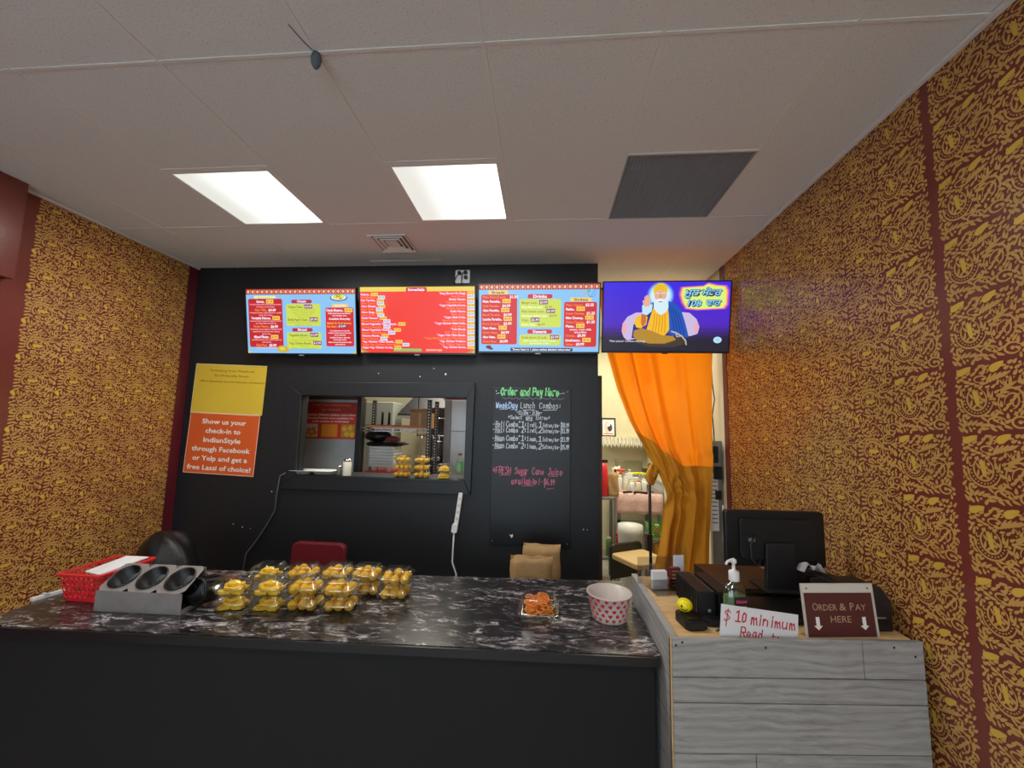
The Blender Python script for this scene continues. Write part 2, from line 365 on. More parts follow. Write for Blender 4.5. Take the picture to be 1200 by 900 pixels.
# ceiling slab, lay-in tiles and grid bars
cl = MB().box(XL-.1, 1.75, YF, YK+.1, H+.03, H+.1).build('ceiling', M['tbar']); struct(cl)
gx = [XL] + [-2.669+.61*k for k in range(7)] + [1.41]
gy = [-2.95, -2.40, -1.18, .04, 1.26, 2.48, 3.70, 4.92, YK]
skip = {(1, 'f'): 1}
tile_mesh = {}
def tile(x0, x1, y0, y1):
    g = .006; w_, d = round(x1-x0-2*g, 3), round(y1-y0-2*g, 3); k = (w_, d)
    if k not in tile_mesh:
        tile_mesh[k] = MB().box(0, w_, 0, d, 0, .018).mesh('ceiling_tile', MC['ceiling_tile'])
    o = bpy.data.objects.new('ceiling_tile', tile_mesh[k]); COL.objects.link(o); o.parent = cl; o.location = (x0+g, y0+g, H)
for i in range(len(gx)-1):
    for j in range(len(gy)-1):
        x0, x1, y0, y1 = gx[i], gx[i+1], gy[j], gy[j+1]
        if abs(y0-1.26) < .01 and i in (2, 4, 6): tile(x0, x1, 1.26, 1.87)          # lamps and grille fill the other half
        elif abs(y0-2.48) < .01 and i == 3: tile(x0, x1, 2.48, 3.09); tile(x0, x1, 3.09, 3.70)
        elif abs(y0-2.48) < .01: tile(x0, x1, y0, 3.70)
        else: tile(x0, x1, y0, y1)
for x in gx[1:-1]: MB().box(x-.0065, x+.0065, YF, YK, H-.003, H+.02).build('grid_bar', M['tbar'], cl)
for y in gy[1:-1]: MB().box(XL, XR+.02, y-.006, y+.006, H-.0035, H+.02).build('grid_bar', M['tbar'], cl)
for x0 in (gx[2], gx[4], gx[6]): MB().box(x0, x0+.61, 1.862, 1.878, H-.0035, H+.02).build('grid_bar', M['tbar'], cl)
MB().box(gx[3], gx[4], 3.08, 3.10, H-.0035, H+.02).build('grid_bar', M['tbar'], cl)

# walls
wl = struct(MB().box(XL-.1, XL, YF, YK, 0, H+.03).build('wall_left', M['maroon']))
wr = struct(MB().box(XR, XR+.1, YF, 3.275, 0, H+.03).build('wall_right', M['maroon']))
struct(MB().box(1.42, 1.52, 3.275, YK, 0, H+.03).build('wall_kitchen_right', M['cream']))
struct(MB().box(XL, 1.75, YK, YK+.1, 0, H+.03).build('wall_kitchen_back', M['cream']))
# front of the shop, behind the camera: storefront glazing between piers
fw = MB()
fw.box(XL-.1, -2.6, YF-.1, YF, 0, H+.03); fw.box(.9, 1.75, YF-.1, YF, 0, H+.03); fw.box(-2.6, .9, YF-.1, YF, 0, .35); fw.box(-2.6, .9, YF-.1, YF, 2.75, H+.03); fw.box(-.9, -.8, YF-.1, YF, .35, 2.75)
struct(fw.build('wall_front', M['cream']))
for i, (x0, x1) in enumerate(((-2.6, -.9), (-.8, .9))):
    wn = struct(MB().box(x0, x1, YF-.06, YF-.05, .35, 2.75).build('window_%d' % (i+1), clear('window_glass', (245, 248, 250), .05, .01)))
# black back wall with the serving opening (x -1.99..-.62, z 1.36..2.00)
ox0, ox1, oz0, oz1 = -1.985, -.625, 1.345, 2.0; T = .07
bw = MB(); Y0, Y1 = YB, YB+T
bw.box(XL, ox0, Y0, Y1, 0, H+.02); bw.box(ox1, .41, Y0, Y1, 0, H+.02); bw.box(ox0, ox1, Y0, Y1, 0, oz0); bw.box(ox0, ox1, Y0, Y1, oz1, H+.02)
wb = struct(bw.build('wall_back', M['black']))
# opening trim: four flat casings with mitred ends
cas = dict(top=[(-2.13, 2.105), (-.555, 2.12), (-.62, 2.0), (-1.99, 2.0)], bottom=[(-2.115, 1.245), (-1.99, 1.36), (-.62, 1.36), (-.57, 1.25)],
           left=[(-2.13, 2.105), (-1.99, 2.0), (-1.99, 1.36), (-2.115, 1.245)], right=[(-.555, 2.12), (-.57, 1.25), (-.62, 1.36), (-.62, 2.0)])
cas['right'] = [(-.555, 2.12), (-.565, 1.25), (-.62, 1.36), (-.62, 2.0)]
tr = struct(MB().prism(cas['top'], YB-.028, YB, 'y').build('trim_1', M['blackgloss'], bevel=.003))
MB().prism(cas['left'], YB-.027, YB, 'y').build('casing', M['blackgloss'], tr, bevel=.003)
MB().prism(cas['right'], YB-.027, YB, 'y').build('casing', M['blackgloss'], tr, bevel=.003)
MB().prism(cas['bottom'], YB-.027, YB, 'y').build('casing', M['blackgloss'], tr, bevel=.003)
struct(MB().box(-1.988, -.62, YB-.028, YB+.27, 1.335, 1.36).build('trim_2', M['blackgloss'], bevel=.003))   # serving sill
struct(MB().box(.412, .45, YB+.071, YB+.15, 0, 2.2).build('trim_3', M['wood']))      # bare post at the doorway edge
# screw heads and chips of white left on the black paint
ch = MB()
for x, z, r in ((-.802, 2.19, .011), (-1.012, 2.168, .006), (-2.195, 1.218, .006), (-1.36, 2.19, .004), (-.9, 2.235, .004), (-2.5, .95, .005), (-2.42, .93, .006), (.3, 1.02, .005), (.33, 1.02, .004), (-2.35, .92, .004)):
    ch.prism([(x+r*math.cos(t)*rnd.uniform(.6, 1.2), z+r*math.sin(t)*rnd.uniform(.6, 1.2)) for t in [k*math.pi/4 for k in range(8)]], YB-.002, YB, 'y')
ch.build('paint_chips', M['paper'], wb, kind='stuff')
# maroon soffit and strip on the near end of the left wall
sf = struct(MB().box(XL, XL+.07, YF, 1.955, 2.54, H-.001).build('trim_4', M['maroon']))
MB().box(XL, XL+.005, 3.09, 3.18, 0, H-.001).build('border_strip', mat('deep_maroon', (92, 26, 36), .4), wl)
MB().box(XR-.004, XR, 3.2, 3.275, 0, H-.001).build('border_strip', mat('deep_maroon', (92, 26, 36), .4), wr)
MB().box(XR-.016, XR, YF, 3.27, H-.02, H-.004).build('wall_angle', M['tbar'], cl)
MB().box(XL, XL+.016, YF, 3.18, H-.02, H-.004).build('wall_angle', M['tbar'], cl)

# ---------------- stencilled paisley: one repeat in unit coordinates, laid out over both walls
def motif(variant):
    S = []; pr_ = random.Random(11+variant)
    def leaf(x, y, l, wd, a, mi=0, sharp=1.0):
        n = 10; p = []; c, s_ = math.cos(R(a)), math.sin(R(a))
        for k in range(n):
            t = 2*math.pi*k/n; q = math.cos(t); ww = math.sin(t)*(1-.45*q*sharp); p.append((x+q*l/2*c-ww*wd/2*s_, y+q*l/2*s_+ww*wd/2*c))
        S.append((p, mi))
    def flow(x, y): return 40+70*math.sin(2*math.pi*(x+.3))*math.cos(2*math.pi*y)+60*math.sin(2*math.pi*(y*2+x))
    def dot(x, y, r): S.append(([(x+r*math.cos(t*math.pi/3), y+r*math.sin(t*math.pi/3)) for t in range(6)], 0))
    def arc(cx, cy_, rx, ry, a0, a1, w_, n=12, rot=0):
        c, s_ = math.cos(R(rot)), math.sin(R(rot)); P_ = []
        for k in range(n+1):
            f = k/n; t = R(a0+(a1-a0)*f); ww = w_*(.5+math.sin(math.pi*min(1, f*.85+.12)))*.80
            for sg in (-1, 1):
                x = (rx+sg*ww/2)*math.cos(t); y = (ry+sg*ww/2)*math.sin(t); P_.append((cx+x*c-y*s_, cy_+x*s_+y*c))
        for k in range(n): S.append(([P_[2*k], P_[2*k+1], P_[2*k+3], P_[2*k+2]], 0))
    def beads(cx, cy_, rx, ry, a0, a1, n, r, rot=0):
        c, s_ = math.cos(R(rot)), math.sin(R(rot))
        for k in range(n):
            t = R(a0+(a1-a0)*k/(n-1)); x, y = rx*math.cos(t), ry*math.sin(t); dot(cx+x*c-y*s_, cy_+x*s_+y*c, r)
    if variant == 0:
        leaf(.04, .02, .17, .095, -62, 1)
        for k in range(6): leaf(.10+.012*k*(k-4)*.25, .14+.085*k, .17, .046, 28-8*k)
        arc(.42, .38, .23, .21, 200, -20, .035); arc(.42, .38, .29, .27, 195, -5, .022); beads(.42, .38, .26, .24, 185, 5, 13, .011)
        leaf(.43, .40, .28, .085, 4, 1, .5); arc(.42, .42, .17, .12, 180, 380, .022); beads(.42, .32, .12, .05, 190, 350, 6, .012)
        arc(.44, .17, .24, .06, 190, 350, .026)
        leaf(.875, .20, .24, .06, 48); leaf(.795, .22, .22, .055, 48); leaf(.69, .26, .16, .055, 60); leaf(.60, .16, .13, .06, 40); leaf(.93, .40, .13, .08, 100, 0)
        arc(.80, .66, .13, .085, 0, 330, .028, 14, 15); arc(.80, .66, .07, .04, 20, 320, .02, 10, 15)
        for k in range(5): leaf(.46+.055*k, .88-.075*k, .10, .04, 30)
        arc(.55, .78, .22, .10, 215, 20, .022, 12, -50); beads(.61, .70, .2, .1, 150, 30, 7, .011, -50)
        for k in range(5): leaf(.18+.065*k, .80+.03*math.sin(k*2), .11, .045, 75-18*k)
        arc(.22, .90, .10, .06, 0, 280, .022, 10, 30); leaf(.75, .46, .12, .04, -20); leaf(.66, .50, .10, .05, -75)
        arc(.92, .88, .09, .07, 40, 330, .024, 10); dot(.92, .88, .022); dot(.70, .90, .018); dot(.72, .56, .016)
    else:
        leaf(.15, .93, .26, .10, 24, 1); leaf(.62, .95, .24, .11, 30, 1)
        for k in range(5): leaf(.50+.055*k, .78+.01*k, .18, .046, 62-9*k)
        leaf(.30, .52, .10, .30, 5, 0) if False else None
        leaf(.30, .50, .28, .07, 98, 1, .6); arc(.30, .48, .14, .17, -250, 70, .025, 16); beads(.30, .48, .185, .215, 185, 355, 13, .014)
        arc(.30, .48, .235, .26, 190, 350, .024, 14); leaf(.08, .60, .13, .04, 80); leaf(.08, .45, .12, .04, 100); leaf(.52, .52, .15, .035, 75)
        arc(.76, .42, .16, .20, -60, 240, .026, 14, -20); arc(.77, .42, .09, .12, -60, 220, .022, 12, -20)
        for k in range(4): leaf(.69+.05*k, .32+.06*k, .11, .042, 35)
        leaf(.78, .66, .19, .05, 25); leaf(.70, .62, .16, .04, 30); beads(.80, .70, .16, .05, 0, 180, 6, .013, 20)
        for k in range(6): leaf(.10+.07*k, .10+.02*math.sin(k), .13, .046, 60-12*k)
        arc(.55, .13, .12, .07, 0, 300, .025, 12); arc(.85, .12, .10, .08, 30, 340, .028, 12); dot(.85, .12, .03); leaf(.94, .52, .12, .05, 90)
        arc(.38, .78, .09, .05, 0, 270, .022, 10); dot(.05, .78, .03); dot(.45, .28, .02); leaf(.60, .27, .13, .045, -30)
    # little curls and drops that fill what is left
    pts = [(*q, .00085) for p, _ in S for q in p]; nb = len(S)
    for _ in range(3600):
        x, y = pr_.random(), pr_.random(); mn = 9
        for a, b_, th in pts:
            dx = abs(a-x) % 1; dy = abs(b_-y) % 1; dx = min(dx, 1-dx); dy = min(dy, 1-dy)
            if dx < .05 and dy < .05:
                d = (dx*dx+dy*dy)/th
                if d < mn: mn = d
        if mn < 1 or any(inside(x, y, p) for p, _ in S[:40] if len(p) > 6): continue
        k = pr_.random()
        if k < .74: leaf(x, y, pr_.uniform(.075, .125), pr_.uniform(.036, .050), flow(x, y)+pr_.uniform(-14, 14))
        elif k < .93: dot(x, y, pr_.uniform(.018, .028))
        else: arc(x, y, .028, .022, 0, pr_.uniform(200, 300), .018, 6, pr_.uniform(0, 360))
        pts += [(*q, .00068) for p, _ in S[nb:] for q in p] + [(x, y, .0005)]; nb = len(S)
    return S
def inside(x, y, p):
    c = False; j = len(p)-1
    for i in range(len(p)):
        if (p[i][1] > y) != (p[j][1] > y) and x < (p[j][0]-p[i][0])*(y-p[i][1])/(p[j][1]-p[i][1])+p[i][0]: c = not c
        j = i
    return c
import numpy as np
MOT = [motif(0), motif(1)]
def stencil(name, parent, x_plane, cells):
    """cells: (y of the left edge as seen, z of the bottom, size, variant, sign of y direction)"""
    V, Fc, MI = [], [], []; o = 0
    arr = []
    for S in MOT:
        vs = [q for p, _ in S for q in p]; fs = []; k = 0; mi = []
        for p, m_ in S: fs.append((k, len(p))); k += len(p); mi.append(m_)
        arr.append((np.array(vs), fs, mi))
    for y0, z0, s, var, sg in cells:
        a, fs, mi = arr[var]
        co = np.empty((len(a), 3)); co[:, 0] = x_plane+(np.repeat(np.array(mi)*.6+np.arange(len(mi))%97/97.*.5, [n for _, n in fs])*(.001 if x_plane < 0 else -.001)); co[:, 1] = y0+sg*a[:, 0]*s; co[:, 2] = z0+a[:, 1]*s
        V.append(co); base = o
        ok = [z0+max(a[k:k+n, 1])*s < H-.004 for k, n in fs]
        for (k, n), mm_, q_ in zip(fs, mi, ok):
            if q_: Fc.append((base+k, n)); MI.append(mm_)
        o += len(a)
    V = np.concatenate(V); me = bpy.data.meshes.new(name); me.vertices.add(len(V)); me.vertices.foreach_set('co', V.astype('f').ravel())
    st = np.array([f[0] for f in Fc]); ln = np.array([f[1] for f in Fc]); tot = int(ln.sum())
    li = np.concatenate([np.arange(k, k+n) for k, n in Fc])
    me.loops.add(tot); me.loops.foreach_set('vertex_index', li); me.polygons.add(len(Fc)); me.polygons.foreach_set('loop_start', np.concatenate([[0], np.cumsum(ln)[:-1]]))
    me.polygons.foreach_set('material_index', MI); me.materials.append(M['gold']); me.materials.append(M['goldb']); me.update(calc_edges=True); me.validate()
    ob = bpy.data.objects.new(name, me); COL.objects.link(ob); ob.parent = parent; ob['kind'] = 'stuff'
TS = .21; cells = []
y = 2.06; 
while y < 3.0:
    z = .02
    while z < H: cells.append((y, z+.012*math.sin(y*9), TS, 0, 1)); z += TS
    y += TS
stencil('stencil_print', wl, XL+.0012, cells)
cells = []; y = 3.2; col_ = 0
while y > -.6:
    z = -.05; var = 0 if y > 1.80 else 1
    size = TS; gap = 0
    if var and col_ % 4 == 3: gap = .035
    while z < H:
        cells.append((y, z+.02*math.sin(y*5)+(.05 if var else 0), size, var, -1)); z += size*(1.0 if not var else 1.06)
    y -= size+gap; col_ += 1
stencil('stencil_print', wr, XR-.0012, cells)
# ================================================================== CEILING FITTINGS
def lamp(x0, y0, label, dim):
    t = thing('ceiling_light', label, 'ceiling light', (x0+.305, y0+.305, H), group='square lamps in the ceiling grid')
    f = MB(); a, b_ = .305-.006, .272
    for s in (-1, 1): f.box(min(s*b_, s*a), max(s*b_, s*a), -a, a, -.004, .02); f.box(-b_, b_, min(s*b_, s*a), max(s*b_, s*a), -.004, .02)
    f.build('frame', M['tbar'], t)
    m_ = bpy.data.materials.new('lit_diffuser'); m_.use_nodes = True; nt = m_.node_tree; b = nt.nodes['Principled BSDF']
    tc = nt.nodes.new('ShaderNodeTexCoord'); sx = nt.nodes.new('ShaderNodeSeparateXYZ'); nt.links.new(tc.outputs['Object'], sx.inputs[0])
    mr = nt.nodes.new('ShaderNodeMapRange'); mr.inputs[1].default_value = -.22; mr.inputs[2].default_value = .2; mr.interpolation_type = 'SMOOTHSTEP'
    mr.inputs[3].default_value = dim; mr.inputs[4].default_value = 2.2; nt.links.new(sx.outputs['X'], mr.inputs[0])
    b.inputs['Emission Color'].default_value = (.93, 1, .93, 1); nt.links.new(mr.outputs[0], b.inputs['Emission Strength']); b.inputs['Base Color'].default_value = (.8, .8, .8, 1)
    MB().box(-b_, b_, -b_, b_, .001, .006).build('diffuser', m_, t)
    return t
lamp(gx[2], 1.87, 'left of the two lit square ceiling lamps, cream on its left half', .66)
lamp(gx[4], 1.87, 'right of the two lit square ceiling lamps, near the middle of the ceiling', .66)
lamp(gx[2], -.61, 'lit square ceiling lamp behind the camera, on the left', .8)
lamp(gx[6], -.9, 'lit square ceiling lamp behind the camera, on the right', .8)
t = thing('ceiling_grille', 'grey egg-crate return air grille filling a square of the ceiling grid', 'grille', (gx[6]+.305, 2.175, H))
g = MB(); n = 34; a = .296
for k in range(n+1):
    p = -a+2*a*k/n; g.box(p-.0016, p+.0016, -a, a, 0, .012); g.box(-a, a, p-.0016, p+.0016, .0005, .0115)
g.build('louvre', mat('grille_grey', (150, 152, 154), .6), t, kind='stuff')
MB().box(-a, a, -a, a, .022, .026).build('backing', mat('grille_back', (96, 98, 100), .8), t)
f = MB(); b_ = .302
for s in (-1, 1): f.box(min(s*b_, s*.294), max(s*b_, s*.294), -b_, b_, -.004, .014); f.box(-b_, b_, min(s*b_, s*.294), max(s*b_, s*.294), -.004, .014)
f.build('frame', mat('grille_grey', (150, 152, 154), .6), t)
# four-way air diffuser: nested square cones
t = thing('air_diffuser', 'small square air diffuser with nested louvres in the ceiling above the menu screens', 'vent', (-1.125, 2.765, H))
def sqring(a, z): return [(-a, -a, z), (a, -a, z), (a, a, z), (-a, a, z)]
for k, a in enumerate((.140, .108, .076)):
    r = MB(); r.loft([sqring(a, -.002), sqring(a-.004, -.014), sqring(a-.020, -.004), sqring(a-.022, 0)], False, False, smooth=False); r.build('louvre', M['tbar'], t)
    MB().loft([sqring(a-.0205, -.0035), sqring(a-.0315, -.0035)], False, False, smooth=False).build('gap', mat('duct_dark', (34, 42, 54), .8), t)
MB().box(-.045, .045, -.045, .045, -.010, -.001).build('core', M['tbar'], t)
t = thing('ceiling_hook', 'grey clip hanging where the ceiling bars cross, upper left', 'hook', (-.835, 1.262, H))
MB().lathe([(.014, -.003), (.018, -.02), (.016, -.045), (.007, -.06)], 10).build('clip_body', mat('clip_grey', (84, 98, 106), .6), t)
MB().tube([(0, 0, -.002), (-.02, -.05, -.004), (-.035, -.11, -.003)], .0015).build('wire', mat('clip_grey', (84, 98, 106), .6), t)

# ================================================================== MENU SCREENS
SW, SH = .938, .538
def tv(label, cx, ztop, zbot, badge=True):
    ang = math.atan2(.095, ztop-zbot)
    t = thing('wall_screen', label, 'screen', (cx, 3.1, zbot), (ang, 0, 0), 'four flat screens hung side by side')
    b = MB().box(-SW/2, SW/2, .002, .03, 0, SH); b.build('casing', M['tv'], t, bevel=.003)
    f = MB(); e = .008
    f.box(-SW/2, SW/2, -.003, .004, SH-e, SH); f.box(-SW/2, SW/2, -.003, .004, 0, .014); f.box(-SW/2, -SW/2+e, -.003, .004, .014, SH-e); f.box(SW/2-e, SW/2, -.003, .004, .014, SH-e)
    f.build('bezel', M['tv'], t)
    MB().box(-.02, .02, -.006, .004, -.007, .004).build('badge', M['grey'] if badge else M['tv'], t)
    MB().box(-.15, .15, .03, .06, .12, .42).build('wall_bracket', M['plastic'], t)
    fl_ = Flat((SW-2*e)/16, (SH-.022)/9, lambda c: em(c[:3], 1.0), .0003, -SW/2+e, SH-e, .0015)
    return t, fl_
BL, RD, YL, WH, OR, DR, PU, GR = (138, 196, 244), (214, 44, 48), (238, 206, 92), (250, 236, 246), (255, 150, 60), (176, 30, 58), (110, 34, 110), (206, 222, 84)
def border(f):
    f.rect(0, 0, 16, .75, (168, 48, 42))
    for k in range(23):
        u = .35+k*.695; f.poly([(u-.24, .38), (u, .12), (u+.24, .38), (u, .66)], (250, 186, 150), 2); f.rect(u+.28, .1, u+.40, .3, (244, 170, 130), 2); f.rect(u+.28, .46, u+.40, .66, (244, 170, 130), 2)
def price(f, u, v, s, style, w=1.15, h=.42):
    if style == 'y': f.rect(u, v-h-.06, u+w, v+.08, (250, 206, 84), 3, .05); f.text(s, u+w/2, v-.06, h*.66, (190, 90, 20), 4, w*.76, 'C', .012)
    elif style == 'w': f.rect(u, v-h-.06, u+w, v+.08, (226, 226, 250), 3, .05); f.text(s, u+w/2, v-.08, h*.6, (60, 70, 170), 4, w*.7, 'C', .012)
    elif style == 'p': f.rect(u, v-h-.06, u+w, v+.08, (128, 30, 100), 3, .05); f.text(s, u+w/2, v-.05, h*.72, WH, 4, w*.86, 'C', .03)
    elif style == 'n': f.text(s, u, v, h*.72, (120, 96, 20), 4, w*.8)
    else: f.text(s, u, v, h*.8, WH, 4, w, 'L', .045)
# 1: appetizers
t1, f = tv('menu screen with blue ground and starters, leftmost of the four screens', -1.975, 2.843, 2.323)
f.rect(0, 0, 16, 9, BL, 0); border(f)
f.rect(1.2, .95, 4.4, 1.3, (238, 240, 160), 1); f.text('Appetizers', 2.8, 1.24, .2, (210, 200, 90), 2, 2.2, 'C')
f.rect(.3, 1.35, 5.35, 8.15, (198, 34, 44), 1, .25)
v = 1.9
for nm, p, sty, sub in (('Samosa..', '$1.49', 'y', ['Crunchy pastry filled with seasoned potato', 'and peas, served crispy']), ('Aloo Tikki..', '$4.49', 'b', ['Potatoes & peas, mildly spiced in a patty', 'deep fried crispy']),
    ('Vegetable Pakoras..', '$4.99', 'y', ['Seasonal mixed vegetables dipped in batter', 'and deep fried, served hot']), ('Paneer Pakora..', '$6.99', 'b', ['Homemade cheese dipped in chickpea batter', 'deep fried and served with chutney', 'gluten free']),
    ('Mixed Platter..', '$9.49', 'y', ['Includes samosa, aloo tikki & pakoras', 'with chutney']), ('Bhel Puri..', '$5.99', 'b', ['Puffed rice, tangy tamarind'])):
    w_ = .155*len(nm); u0 = 2.75-(w_+1.2)/2; f.text(nm, u0, v, .34, WH if sty == 'y' else OR, 2, w_, 'L', .04 if sty == 'y' else .02)
    price(f, u0+w_+.2, v+.03, p, sty, 1.1)
    for k, sb in enumerate(sub): v += .33; f.text(sb, 2.85, v, .2, (250, 190, 196), 2, min(4.7, .118*len(sb)), 'C', .02)
    v += .50
for (u0, v0, u1, v1, ttl, tv_, items) in ((5.9, 2.1, 10.9, 5.15, 'Chaats', 1.5, [('*Chaana Chaat..', '$10.49', ['Chickpeas with onion, tomato', 'yogurt and chutneys, topped', 'with sev and cilantro', 'tangy and sweet']), ('Bhalla Papdi Chaat..', '$9.99', ['Lentil dumplings with wafers & yogurt', 'topped with chutneys'])]),
    (5.9, 6.05, 10.95, 8.35, 'Biryani', 5.45, [('*Vegetable Biryani..', '$12.99', ['with raita', 'Basmati rice with vegetables']), ('*Veg. Chicken Biryani..', '$13.99', ['with raita', 'Basmati rice with soy chicken'])])):
    f.rect(u0, v0, u1, v1, GR, 1, .2); f.rect(6.7, tv_, 9.7, tv_+.5, (190, 36, 60), 2, .2); f.text(ttl, 8.2, tv_+.37, .3, WH, 3, 1.35, 'C', .04); v = v0+.55
    for nm, p, sub in items:
        w_ = .15*len(nm); f.text(nm, 6.1, v, .32, (120, 120, 20), 2, w_, 'L', .02); price(f, 6.3+w_, v, p, 'p', 1.2)
        for sb in sub: v += .32; f.text(sb, 8.4, v, .17, (150, 150, 30), 2, min(4.6, .125*len(sb)), 'C')
        v += .5
f.ell(13.6, 1.25, 1.25, .48, (30, 60, 120), 1); f.ell(13.6, 1.2, 1.12, .40, (214, 236, 240), 2); f.ell(13.6, 1.15, .8, .34, (222, 224, 50), 3); f.ell(13.9, 1.38, .16, .09, (150, 40, 20), 4)
for a_ in (-.35, -.1, .2): f.line([(13.6+a_, .85), (13.6+a_*.6, 1.15)], .006, (150, 110, 20), 5)
f.rect(12.6, 2.1, 14.9, 2.55, (244, 206, 96), 1, .1); f.text('Specials', 13.75, 2.45, .26, WH, 2, 1.6, 'C', .03)
f.rect(11.65, 2.6, 15.7, 8.0, (212, 32, 40), 1, .25)
f.text('Chole Bhature..', 11.75, 3.15, .34, WH, 2, 2.5, 'L', .04); price(f, 14.4, 3.18, '$9.99', 'y', 1.15)
for v, sb, c, hh in ((3.5, 'Fluffy fried bread served hot', WH, .18), (3.8, 'with chickpea curry', WH, .18), (4.3, 'Available Everyday', WH, .28), (4.9, 'Makki Di Roti Sarson', (255, 176, 50), .28), (5.35, 'Ka Saag..', (255, 176, 50), .28), (5.9, 'Corn flatbreads served with', WH, .17), (6.2, 'mustard greens, jaggery & butter', WH, .17),
    (6.5, 'only on weekends', WH, .17), (6.85, 'Available Friday to Saturday', WH, .17), (7.15, 'and Sunday evening', WH, .17), (7.5, 'Meals served with pickle & salad', WH, .17), (7.8, 'until sold out', WH, .17)):
    f.text(sb, 11.85 if c != WH else 13.65, v, hh, c, 2, min(3.7, len(sb)*hh*.62), 'L' if c != WH else 'C', .03)
price(f, 13.4, 5.38, '$13.99', 'p', 1.2)
f.poly([(4.3, 8.2), (5.0, 7.9), (5.9, 8.1), (6.2, 8.7), (5.3, 8.95), (4.6, 8.8)], (206, 180, 60), 5); f.poly([(4.6, 8.3), (5.2, 8.1), (5.7, 8.4), (5.1, 8.6)], (232, 212, 96), 6)
f.poly([(0, 8.5), (.7, 9), (0, 9)], (210, 200, 130), 2); f.poly([(16, 8.5), (15.3, 9), (16, 9)], (210, 200, 130), 2)
f.build('screen_image', t1)
# 2: entrees
t2, f = tv('bright red menu screen with two lists of dishes, second from the left', -1.015, 2.853, 2.333)
f.rect(0, 0, 16, 9, (244, 52, 40), 0); f.rect(0, 0, 16, .62, (238, 208, 82), 1); f.rect(6.5, .05, 9.4, .72, (216, 30, 52), 2, .2); f.text('Entrees/Sabjis', 7.95, .55, .34, WH, 3, 2.3, 'C', .04)
left = ['Rajma..', 'Dal Makhani..', 'Dal Tardka..', 'Aloo Curry..', 'Aloo Muttar..', 'Aloo Gobi..', 'Aloo Saag..', 'Aloo Palak..', 'Shahi Paneer..', 'Mixed Vegetable..', 'Mixed Vegetable Tikka Masala..', 'Channa Saagwala..', 'Mixed Vegetable Vindaloo..', 'Paneer Tikka Masala..', 'Channa Masala..', 'Matar Paneer..', 'Veg. Chicken Tikka Masala..', 'Vegan Veg. Chicken Tikka Masala..', 'Vegan Veg. Chicken Korma..']
right = ['*Saag (Sarson Ka Saag)..', 'Saag Paneer..', 'Muttar Paneer..', '*Vegetable Korma..', '*Vegan Vegetable Korma..', '*Baingan Bhartha..', 'Kadhi Pakora..', 'Malai Kofta..', '*Vegan Malai Kofta..', 'Spinach Malai Kofta..', '*Vegan Spinach Malai Kofta..', 'Tofu Masala..', '*Tofu Bhurji..', 'Tofu Tikka Masala..', '*Vegan Tofu Tikka Masala..', '*Vegan Mixed Vegetable Tikka Masala..', '*Veg. Chicken Vindaloo..', '*Veg. Chicken Saagwala..', '*Veg. Chicken Korma..']
for k, s in enumerate(left):
    v = 1.12+k*.405; w_ = .163*len(s)+.2; u0 = .1+k*.006; odd = k % 2
    f.text(s, u0, v, .27, OR if odd else (255, 206, 240), 2, w_, 'L', .015 if odd else .045); price(f, u0+w_+.12, v+.04, '$1%d.%s' % (2+k % 3, ('49', '99')[odd]), 'w' if odd else 'y', 1.0, .34)
    f.ell(u0+w_+1.45, v-.25, .05, .06, (90, 200, 60), 3, 6)
for k, s in enumerate(right):
    v = 1.02+k*.405; odd = k % 2; w_ = .158*len(s)
    f.text(s, 14.85, v, .27, OR if odd else (255, 206, 240), 2, w_, 'R', .015 if odd else .045); price(f, 14.98, v+.03, '$1%d.%s' % (2+k % 3, ('49', '99')[odd]), 'w' if odd else 'y', 1.0, .32)
f.rect(4.7, 8.45, 8.6, 8.78, (110, 216, 120), 1); f.text('All entrees served with rice', 6.65, 8.72, .18, (70, 190, 90), 2, 3.4, 'C'); f.rect(9.2, 8.45, 11.5, 8.75, (252, 130, 110), 1); f.text('gluten free  vegan', 10.35, 8.7, .18, (255, 220, 200), 2, 2.1, 'C', .02)
for s in (0, 1):
    U = (lambda u: u) if not s else (lambda u: 16-u)
    f.poly([(U(0), 8.0), (U(.5), 8.6), (U(1.3), 9), (U(0), 9)], (206, 130, 70), 1); f.poly([(U(0), 8.5), (U(.3), 8.8), (U(.5), 9), (U(0), 9)], (230, 170, 90), 2)
f.build('screen_image', t2)
# 3: breads and drinks
t3, f = tv('blue menu screen with breads, drinks, desserts and sides, third from the left', -.06, 2.869, 2.349)
f.rect(0, 0, 16, 9, BL, 0); border(f)
def hd(s, u, v, w_, lab):
    if lab: f.rect(u-w_/2, v-.42, u+w_/2, v+.08, (244, 212, 100), 1); f.text(s, u, v, .32, (150, 80, 30), 2, w_*.66, 'C', .03)
    else: f.rect(u-w_/2, v-.46, u+w_/2, v+.1, (212, 34, 52), 2, .22); f.text(s, u, v, .36, WH, 3, w_*.55, 'C', .045)
hd('Breads', 2.6, 1.25, 2.6, 1); f.rect(.3, 1.38, 5.15, 8.05, (212, 36, 42), 1, .25)
for k, (s, p) in enumerate((('Plain Roti (2 pcs)..', '$1.50'), ('Plain Paratha..', '$3.49'), ('Gobi Paratha..', '$4.99'), ('Aloo Paratha..', '$4.99'), ('Mooli Paratha..', '$4.99'), ('Laccha Paratha..', '$4.99'), ('Puris (2 pcs)..', '$3.99'), ('Plain Naan..', '$1.99'), ('Garlic Naan..', '$4.99'), ('Aloo Naan..', '$4.99'), ('Onion Naan..', '$4.99'))):
    v = 1.85+k*.595; w_ = .165*len(s); f.text(s, .5, v, .3, OR if not k % 2 else WH, 2, w_, 'L', .015 if not k % 2 else .045); price(f, .6+w_+(.1 if k % 2 else .25), v, p, 'y' if k % 2 else 'b', 1.1)
